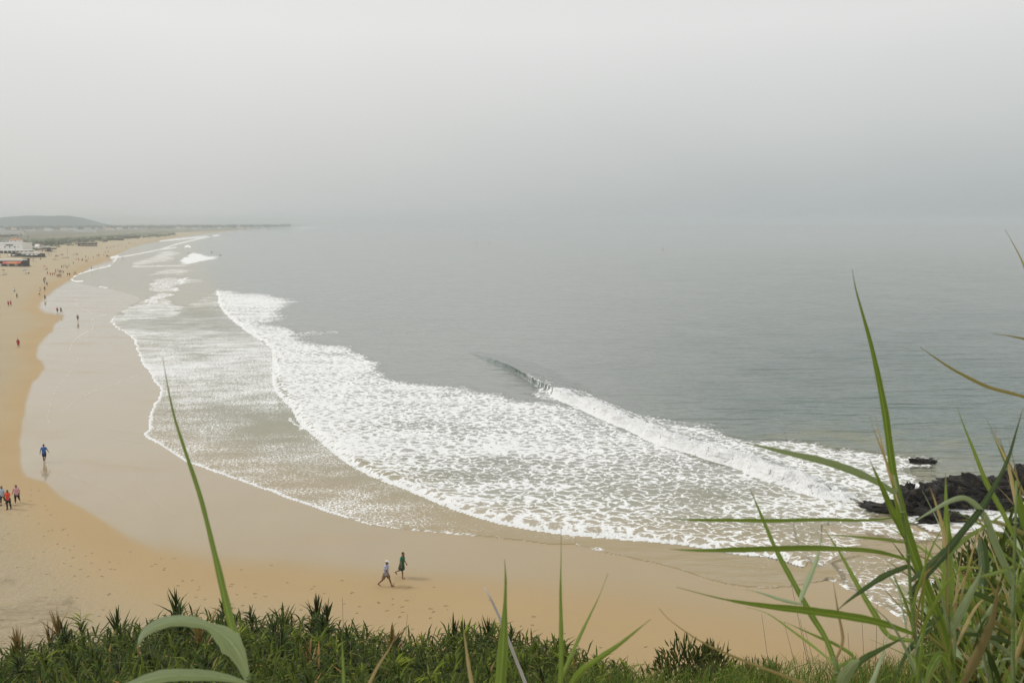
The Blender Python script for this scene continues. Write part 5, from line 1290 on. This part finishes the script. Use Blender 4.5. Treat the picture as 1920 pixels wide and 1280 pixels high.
# ------------------------------------------------------------------ reeds close to the viewer
def reed_leaf(parent, pts, depth, wmax, mat, roll=0.0, shape=None, d2=None, fold=0.35, tint=None, n=22):
    """pts: traced centre line from base to tip; depth at base and d2 at tip in metres; wmax width in pixels"""
    P = [np.array(p, float) for p in smooth_line(pts, 6)]
    d2 = depth if d2 is None else d2; out = []; N = len(P)
    L = [0]
    for i in range(1, N): L.append(L[-1] + float(np.linalg.norm(P[i] - P[i - 1])))
    mb = MB(); W = []
    rs = random.Random(int(pts[0][0] * 3 + pts[-1][1]))
    for i in range(N):
        f = L[i] / L[-1]; d = depth + (d2 - depth) * f; q = at(P[i][0], P[i][1], d); out.append(q)
        if shape: wv = float(np.interp(f, [s_[0] for s_ in shape], [s_[1] for s_ in shape]))
        else: wv = float(np.interp(f, [0, .08, .3, .6, .85, 1], [.55, .8, 1, .72, .28, .02]))
        W.append(max(.0006, wv * wmax * (1 + .05 * math.sin(f * 23 + wmax) + .04 * math.sin(f * 61)) * d / FPX * .42))
    tn = rs.random() * .85 if tint is None else tint
    n_ = len(out); vs = []; al = []
    rr = roll if isinstance(roll, (tuple, list)) else (roll, roll)
    for i, p in enumerate(out):
        f = i / (n_ - 1)
        t = (out[min(i + 1, n_ - 1)] - out[max(i - 1, 0)]).normalized()
        view = (p - Vector((0, 0, CAMZ))).normalized()
        s0 = t.cross(view).normalized(); nn = s0.cross(t).normalized()
        ang = rr[0] + (rr[1] - rr[0]) * f; s_ = s0 * math.cos(ang) + nn * math.sin(ang); n2 = s_.cross(t).normalized(); w_ = W[i]
        for u in (-1, -.5, 0, .5, 1): vs.append(p + s_ * w_ * u + n2 * w_ * fold * abs(u)); al.append(f)
    fs = [(a * 5 + b, a * 5 + b + 1, a * 5 + b + 6, a * 5 + b + 5) for a in range(n_ - 1) for b in range(4)]
    mb.add(vs, fs); mb.a = {'along': al, 'tint': [tn] * len(vs), 'across': [-1, -.5, 0, .5, 1] * n_}
    return link('leaf', leaf_mesh(mb, 'leaf'), parent, mat)
def reed(stem_pts, depth, wpx, label, group='reeds growing close to the viewpoint', mat=None):
    p = [at(a, b, depth) for a, b in stem_pts]
    bot = p[0]; g_ = float(cliff_z(np.array([bot.x]), np.array([bot.y]))[0]); root = Vector((bot.x, bot.y, g_))
    e = empty('reed', root); tag(e, label, 'reed', group)
    inv = Matrix.Translation(-root)
    pts = [root + Vector((0, 0, -.05)), root.lerp(bot, .5)] + p
    r0 = wpx * depth / FPX * .5
    m = MB(); m.tube([q - root for q in pts], [r0 * 1.25, r0 * 1.15] + [r0 * (1 - .55 * i / max(1, len(p) - 1)) for i in range(len(p))], 10); m.build('stem', mat or M['stem'], e, True)
    # nodes
    for i in range(1, len(pts) - 1):
        m = MB(); q = pts[i] - root; m.tube([q - Vector((0, 0, .003)), q, q + Vector((0, 0, .003))], [r0 * .9, r0 * 1.05, r0 * .9], 10); m.build('node', M['stem'], e, True)
    return e
def put(e, *a, **k):
    o = reed_leaf(e, *a, **k); o.matrix_parent_inverse = Matrix.Translation(-e.location); return o
G, D, P_, Y = M['reed'], M['reed_dark'], M['reed_pale'], M['reed_dry']

e = reed([(476, 1420), (470, 1330), (464, 1272), (452, 1225)], 1.55, 12, 'single reed with broad arching pale leaf and tall upright tip')
put(e, [(463, 1275), (447, 1215), (430, 1160), (402, 1040), (376, 935), (345, 840), (325, 775), (310, 700), (305, 670)], 1.55, 19, G, shape=[(0, .8), (.1, 1), (.2, 1), (.4, .62), (.6, .5), (.75, .36), (.9, .16), (1, .02)], d2=1.75, fold=.5, roll=(.5, .2), tint=.25)
put(e, [(464, 1268), (450, 1228), (430, 1200), (404, 1180), (375, 1168), (335, 1163), (298, 1170), (270, 1188), (258, 1212)], 1.54, 46, P_, shape=[(0, .3), (.10, .62), (.24, 1.05), (.36, .72), (.44, .34), (.56, .50), (.72, .55), (.88, .40), (1, .04)], d2=1.30, roll=(-.35, .35), fold=.42, tint=.5)
put(e, [(466, 1284), (430, 1272), (380, 1266), (320, 1266), (270, 1276), (225, 1296), (180, 1334)], 1.54, 26, P_, d2=1.25, roll=(.35, .1), fold=.3, shape=[(0, .3), (.2, .8), (.5, 1.1), (.8, .7), (1, .1)], tint=.2)
# blades in the middle
def blade(label, stem, depth, leaf, w_, mat, d2=None, **k):
    e = reed(stem, depth, 4, label, 'single blades along the lower edge'); put(e, leaf, depth, w_, mat, d2=d2, **k); return e
blade('bright green upright blade right of the broad dark cane head', [(930, 1420), (936, 1300)], 1.7, [(936, 1310), (940, 1260), (944, 1200), (947, 1130), (948, 1085), (946, 1048)], 25, G, 1.75, shape=[(0, .9), (.25, 1), (.45, .8), (.65, .35), (.85, .2), (1, .02)], fold=.5, tint=.4)
e = blade('slim green blade with its fine tip up in the damp sand', [(1048, 1420), (1050, 1310)], 1.75, [(1050, 1320), (1052, 1240), (1052, 1170), (1051, 1110), (1052, 1040), (1052, 990)], 11, G, 1.8, shape=[(0, .9), (.3, 1), (.55, .7), (.75, .25), (1, .02)], tint=.6)
put(e, [(1040, 1300), (1072, 1225), (1105, 1155), (1122, 1120), (1140, 1075)], 1.75, 9, G, d2=1.9, shape=[(0, .8), (.35, 1), (.6, .6), (.8, .2), (1, .02)], tint=.7)
put(e, [(1048, 1320), (1085, 1262), (1120, 1235), (1160, 1208), (1200, 1176), (1220, 1160)], 1.75, 14, G, d2=1.6, tint=.5)
blade('yellowed blade leaning left of the bleached stick', [(905, 1420), (890, 1300)], 1.9, [(890, 1310), (880, 1255), (872, 1200), (868, 1170)], 9, Y, 2.0)
blade('yellow blade leaning right above the left half of the thicket', [(660, 1420), (680, 1300)], 1.9, [(680, 1310), (705, 1255), (730, 1215), (742, 1190)], 8, Y, 2.0)
blade('thin green blade left of the yellow leaning one', [(646, 1420), (645, 1300)], 1.9, [(645, 1310), (644, 1260), (642, 1215), (640, 1190)], 7, G, 2.0)
m = MB(); pts = [at(a, b, 3.4) for a, b in ((1000, 1330), (985, 1280), (962, 1222), (938, 1160), (922, 1125), (908, 1100))]
g_ = float(cliff_z(np.array([pts[0].x]), np.array([pts[0].y]))[0]); pts = [Vector((pts[0].x + .15, pts[0].y, g_ - .05))] + pts
m.tube(pts, [.009, .008, .0075, .007, .006, .005, .003], 7); tag(m.build('dead_stick', M['stick'], None, True), 'bleached dead stick leaning up between the blades', 'stick')

# the clump on the right
e1 = reed([(1745, 1440), (1730, 1330), (1718, 1210), (1708, 1120), (1703, 1040), (1692, 960), (1676, 890)], 2.1, 9, 'reed whose long leaves stretch level across the foam')
put(e1, [(1694, 968), (1625, 976), (1540, 975), (1450, 977), (1370, 976), (1300, 975), (1250, 971)], 2.1, 14, G, d2=1.75, roll=.9, fold=.3, shape=[(0, .35), (.15, .6), (.4, .9), (.65, 1), (.85, .7), (1, .05)], tint=.1)
put(e1, [(1704, 1050), (1640, 1034), (1560, 1029), (1470, 1029), (1390, 1031), (1310, 1032), (1255, 1029)], 2.1, 17, G, d2=1.7, roll=.7, fold=.3, shape=[(0, .5), (.2, .75), (.5, 1), (.75, .85), (.9, .4), (1, .03)], tint=.2)
put(e1, [(1712, 1188), (1650, 1168), (1590, 1156), (1520, 1146), (1450, 1138), (1395, 1130), (1340, 1119), (1268, 1100)], 2.1, 22, G, d2=1.75, roll=.6, fold=.3, shape=[(0, .4), (.12, .8), (.35, 1), (.6, .7), (.72, .4), (.78, .2), (1, .04)], tint=.05)
put(e1, [(1700, 1018), (1650, 1011), (1600, 1006), (1545, 1001)], 2.1, 9, G, d2=2.0, roll=.8, tint=.7)
put(e1, [(1680, 925), (1640, 902), (1590, 880), (1540, 864), (1480, 850), (1432, 838), (1398, 830)], 2.1, 20, P_, d2=1.85, roll=.5, fold=.25, tint=.1, shape=[(0, .6), (.2, .9), (.4, 1), (.7, .7), (.9, .3), (1, .03)])
put(e1, [(1712, 1200), (1668, 1192), (1640, 1150), (1610, 1100), (1580, 1045), (1555, 1005), (1540, 985)], 2.1, 13, G, d2=2.3, tint=.55)
put(e1, [(1706, 1090), (1740, 1060), (1780, 1020), (1812, 985)], 2.1, 11, D, d2=2.3, tint=.5)
put(e1, [(1704, 1060), (1660, 1078), (1620, 1104), (1585, 1130), (1568, 1146)], 2.1, 13, D, d2=1.95, tint=.8, fold=.3)
put(e1, [(1690, 955), (1668, 890), (1650, 820), (1640, 770)], 2.1, 6, Y, d2=2.3, tint=.3)
put(e1, [(1685, 930), (1660, 860), (1636, 800), (1630, 780)], 2.1, 5, Y, d2=2.2, tint=.1)
put(e1, [(1698, 1010), (1670, 950), (1650, 905), (1630, 860)], 2.1, 15, G, d2=2.0, tint=.3)
e2 = reed([(1806, 1440), (1792, 1330), (1781, 1230), (1777, 1130), (1776, 1040)], 2.2, 12, 'reed with the tallest blade, reaching far up into the sea')
put(e2, [(1790, 1270), (1768, 1190), (1740, 1110), (1712, 1040), (1690, 965), (1673, 880), (1658, 770), (1636, 660), (1616, 585), (1604, 540), (1598, 505)], 2.2, 24, G, d2=2.05, shape=[(0, .5), (.12, .8), (.3, 1), (.5, .72), (.65, .60), (.8, .42), (.92, .18), (1, .02)], roll=(.4, .25), fold=.5, tint=.15)
put(e2, [(1782, 1245), (1778, 1160), (1777, 1080), (1776, 1010), (1774, 945), (1773, 885)], 2.2, 24, G, d2=2.3, tint=.35, shape=[(0, .8), (.3, 1), (.6, .85), (.8, .4), (1, .02)])
put(e2, [(1778, 1190), (1800, 1150), (1820, 1110), (1835, 1080), (1842, 1055)], 2.2, 18, P_, d2=2.1, tint=.2)
put(e2, [(1776, 1060), (1770, 1000), (1755, 945), (1742, 910)], 2.2, 10, Y, d2=2.3, tint=.6)
put(e2, [(1784, 1260), (1765, 1228), (1745, 1255), (1730, 1300)], 2.2, 20, G, d2=2.0, tint=.05)
put(e2, [(1777, 1130), (1730, 1190), (1700, 1225), (1670, 1290)], 2.2, 14, D, d2=2.05, tint=.6)
put(e2, [(1776, 1045), (1810, 1010), (1850, 985), (1900, 950)], 2.2, 9, G, d2=2.4, tint=.8)
e3 = reed([(1590, 1440), (1580, 1330), (1570, 1260), (1562, 1230)], 2.0, 10, 'lower reed at the outer edge of the clump with a pale broad leaf')
put(e3, [(1572, 1262), (1550, 1200), (1520, 1150), (1487, 1090), (1455, 1030), (1427, 965), (1406, 915)], 2.0, 13, G, d2=2.2, tint=.25, fold=.4, shape=[(0, .8), (.3, 1), (.6, .85), (.85, .5), (1, .05)])
put(e3, [(1575, 1290), (1610, 1242), (1645, 1220), (1680, 1202), (1702, 1190)], 2.0, 15, D, d2=2.1, tint=.9)
put(e3, [(1574, 1300), (1582, 1270), (1600, 1245), (1612, 1236)], 2.0, 26, P_, d2=1.85, tint=.0, shape=[(0, .5), (.4, 1), (.8, .7), (1, .1)])
put(e3, [(1565, 1240), (1580, 1200), (1572, 1150), (1564, 1100), (1562, 1085)], 2.0, 7, Y, d2=2.1, tint=.95)
put(e3, [(1566, 1245), (1530, 1215), (1490, 1185), (1440, 1150), (1400, 1138)], 2.0, 6, G, d2=2.2, tint=.8)
put(e3, [(1568, 1250), (1600, 1232), (1568, 1208), (1540, 1196), (1500, 1178), (1470, 1165)], 2.0, 8, G, d2=2.1, tint=.4)
put(e3, [(1500, 1125), (1510, 1100), (1525, 1065), (1535, 1035), (1540, 1000)], 2.05, 12, P_, d2=2.2, tint=.1)
put(e3, [(1505, 1132), (1470, 1125), (1430, 1112), (1400, 1104)], 2.05, 8, P_, d2=2.1, tint=.6)
put(e3, [(1575, 1310), (1480, 1270), (1400, 1240), (1320, 1205), (1260, 1165), (1236, 1140)], 2.0, 7, Y, d2=1.9, tint=.4)
put(e3, [(1577, 1325), (1625, 1295), (1652, 1235), (1664, 1195), (1670, 1180)], 2.0, 11, P_, d2=2.1, tint=.5)
e5 = reed([(1870, 1440), (1862, 1330), (1855, 1240), (1848, 1150), (1842, 1095)], 2.6, 8, 'reed half hidden behind the clump with mixed green and dry leaves')
e6 = reed([(1965, 1440), (1956, 1330), (1949, 1200), (1945, 1080), (1942, 900), (1944, 760), (1947, 680)], 2.7, 8, 'reed outside the clump whose leaves enter at the picture edge')
e4 = reed([(1906, 1440), (1900, 1330), (1899, 1200), (1901, 1080), (1904, 980), (1906, 900)], 2.4, 9, 'reed along the picture edge with dark diagonal leaf and drooping tips')
put(e1, [(1707, 1114), (1725, 1090), (1765, 1045), (1800, 1002), (1838, 955), (1868, 905), (1890, 860), (1905, 810), (1918, 765)], 2.1, 15, D, d2=2.5, tint=.1, fold=.45, shape=[(0, .8), (.15, 1), (.45, .95), (.65, .6), (.85, .3), (1, .05)])
put(e4, [(1903, 1010), (1880, 960), (1850, 905), (1826, 845), (1806, 795), (1794, 762)], 2.4, 11, G, d2=2.5, tint=.3)
put(e6, [(1944, 768), (1925, 747), (1900, 738), (1850, 724), (1790, 694), (1750, 668), (1725, 650)], 2.7, 8, Y, d2=2.2, tint=.2, shape=[(0, .8), (.4, 1), (.7, .7), (1, .05)])
put(e6, [(1946, 710), (1930, 645), (1900, 631), (1860, 626)], 2.7, 6, Y, d2=2.6, tint=.4)
put(e6, [(1947, 690), (1940, 580), (1922, 505), (1904, 465), (1884, 430)], 2.7, 7, Y, d2=2.8, tint=.7)
put(e4, [(1901, 1100), (1870, 1030), (1845, 968), (1815, 936), (1785, 938), (1740, 962), (1695, 990)], 2.4, 17, P_, d2=2.2, tint=.4, roll=.3)
put(e2, [(1789, 1310), (1826, 1240), (1858, 1170), (1868, 1122), (1872, 1085)], 2.2, 20, D, d2=2.3, tint=.95, shape=[(0, .8), (.4, 1), (.7, .6), (1, .05)])
put(e5, [(1842, 1105), (1845, 1060), (1842, 1030), (1838, 1005)], 2.6, 22, D, d2=2.7, tint=.0, shape=[(0, .6), (.3, 1), (.8, .9), (1, .3)])
put(e4, [(1900, 1150), (1850, 1120), (1800, 1108), (1760, 1130), (1740, 1150)], 2.4, 13, D, d2=2.2, tint=.3)
put(e4, [(1902, 1060), (1880, 1070), (1840, 1080), (1810, 1085)], 2.4, 9, G, d2=2.2, tint=.9)
put(e4, [(1905, 950), (1890, 870), (1870, 830), (1866, 800)], 2.4, 7, Y, d2=2.6, tint=.5)
r4 = random.Random(99)
for i in range(110):
    e = e5 if i % 2 else e6
    bx, by = (r4.uniform(1800, 1885), r4.uniform(1130, 1340)) if i % 2 else (r4.uniform(1920, 1960), r4.uniform(1000, 1310))
    ang = R(r4.uniform(55, 150) if i % 2 else r4.uniform(80, 165)); L = r4.uniform(90, 260)
    c1 = (bx + math.cos(ang) * L * .5, by - math.sin(ang) * L * .5); dr = r4.uniform(-30, 60)
    c2 = (bx + math.cos(ang) * L * (1 + r4.uniform(0, .25)), by - math.sin(ang) * L + dr)
    put(e, [(bx, by), c1, c2], 2.65, r4.uniform(3.5, 13), r4.choice((G, G, G, G, D, P_, Y, Y)), d2=2.65 + r4.uniform(-.35, .5), tint=r4.random(), roll=r4.uniform(-.8, .8))
for i in range(46):
    e, bx0, bx1, dp = ((e1, 1705, 1735, 2.1), (e2, 1775, 1800, 2.2), (e4, 1895, 1908, 2.4))[i % 3]
    bx, by = r4.uniform(bx0, bx1), r4.uniform(1120, 1330); ang = R(r4.uniform(60, 125)); L = r4.uniform(80, 230)
    put(e, [(bx, by), (bx + math.cos(ang) * L * .5, by - math.sin(ang) * L * .55), (bx + math.cos(ang) * L * 1.1, by - math.sin(ang) * L + r4.uniform(-10, 40))], dp, r4.uniform(3, 9), r4.choice((G, G, G, Y, Y, P_)), d2=dp + r4.uniform(-.3, .4), tint=r4.random() * .9, roll=r4.uniform(-.7, .7))

# ------------------------------------------------------------------ sea mist
def build_haze():
    m, t = new_mat('sea_mist')
    v = t.node('ShaderNodeVolumePrincipled', {'Color': (0.75, 0.80, 0.82, 1), 'Density': 0.00034, 'Anisotropy': 0.3})
    t.node('ShaderNodeOutputMaterial', {'Volume': v.outputs[0]})
    mb = MB(); mb.box(-24000, 24000, -300, 21000, -8, 52)
    o = mb.build('haze', m); tag(o, 'pale sea mist lying over the bay', 'haze', None, 'stuff')
build_haze()
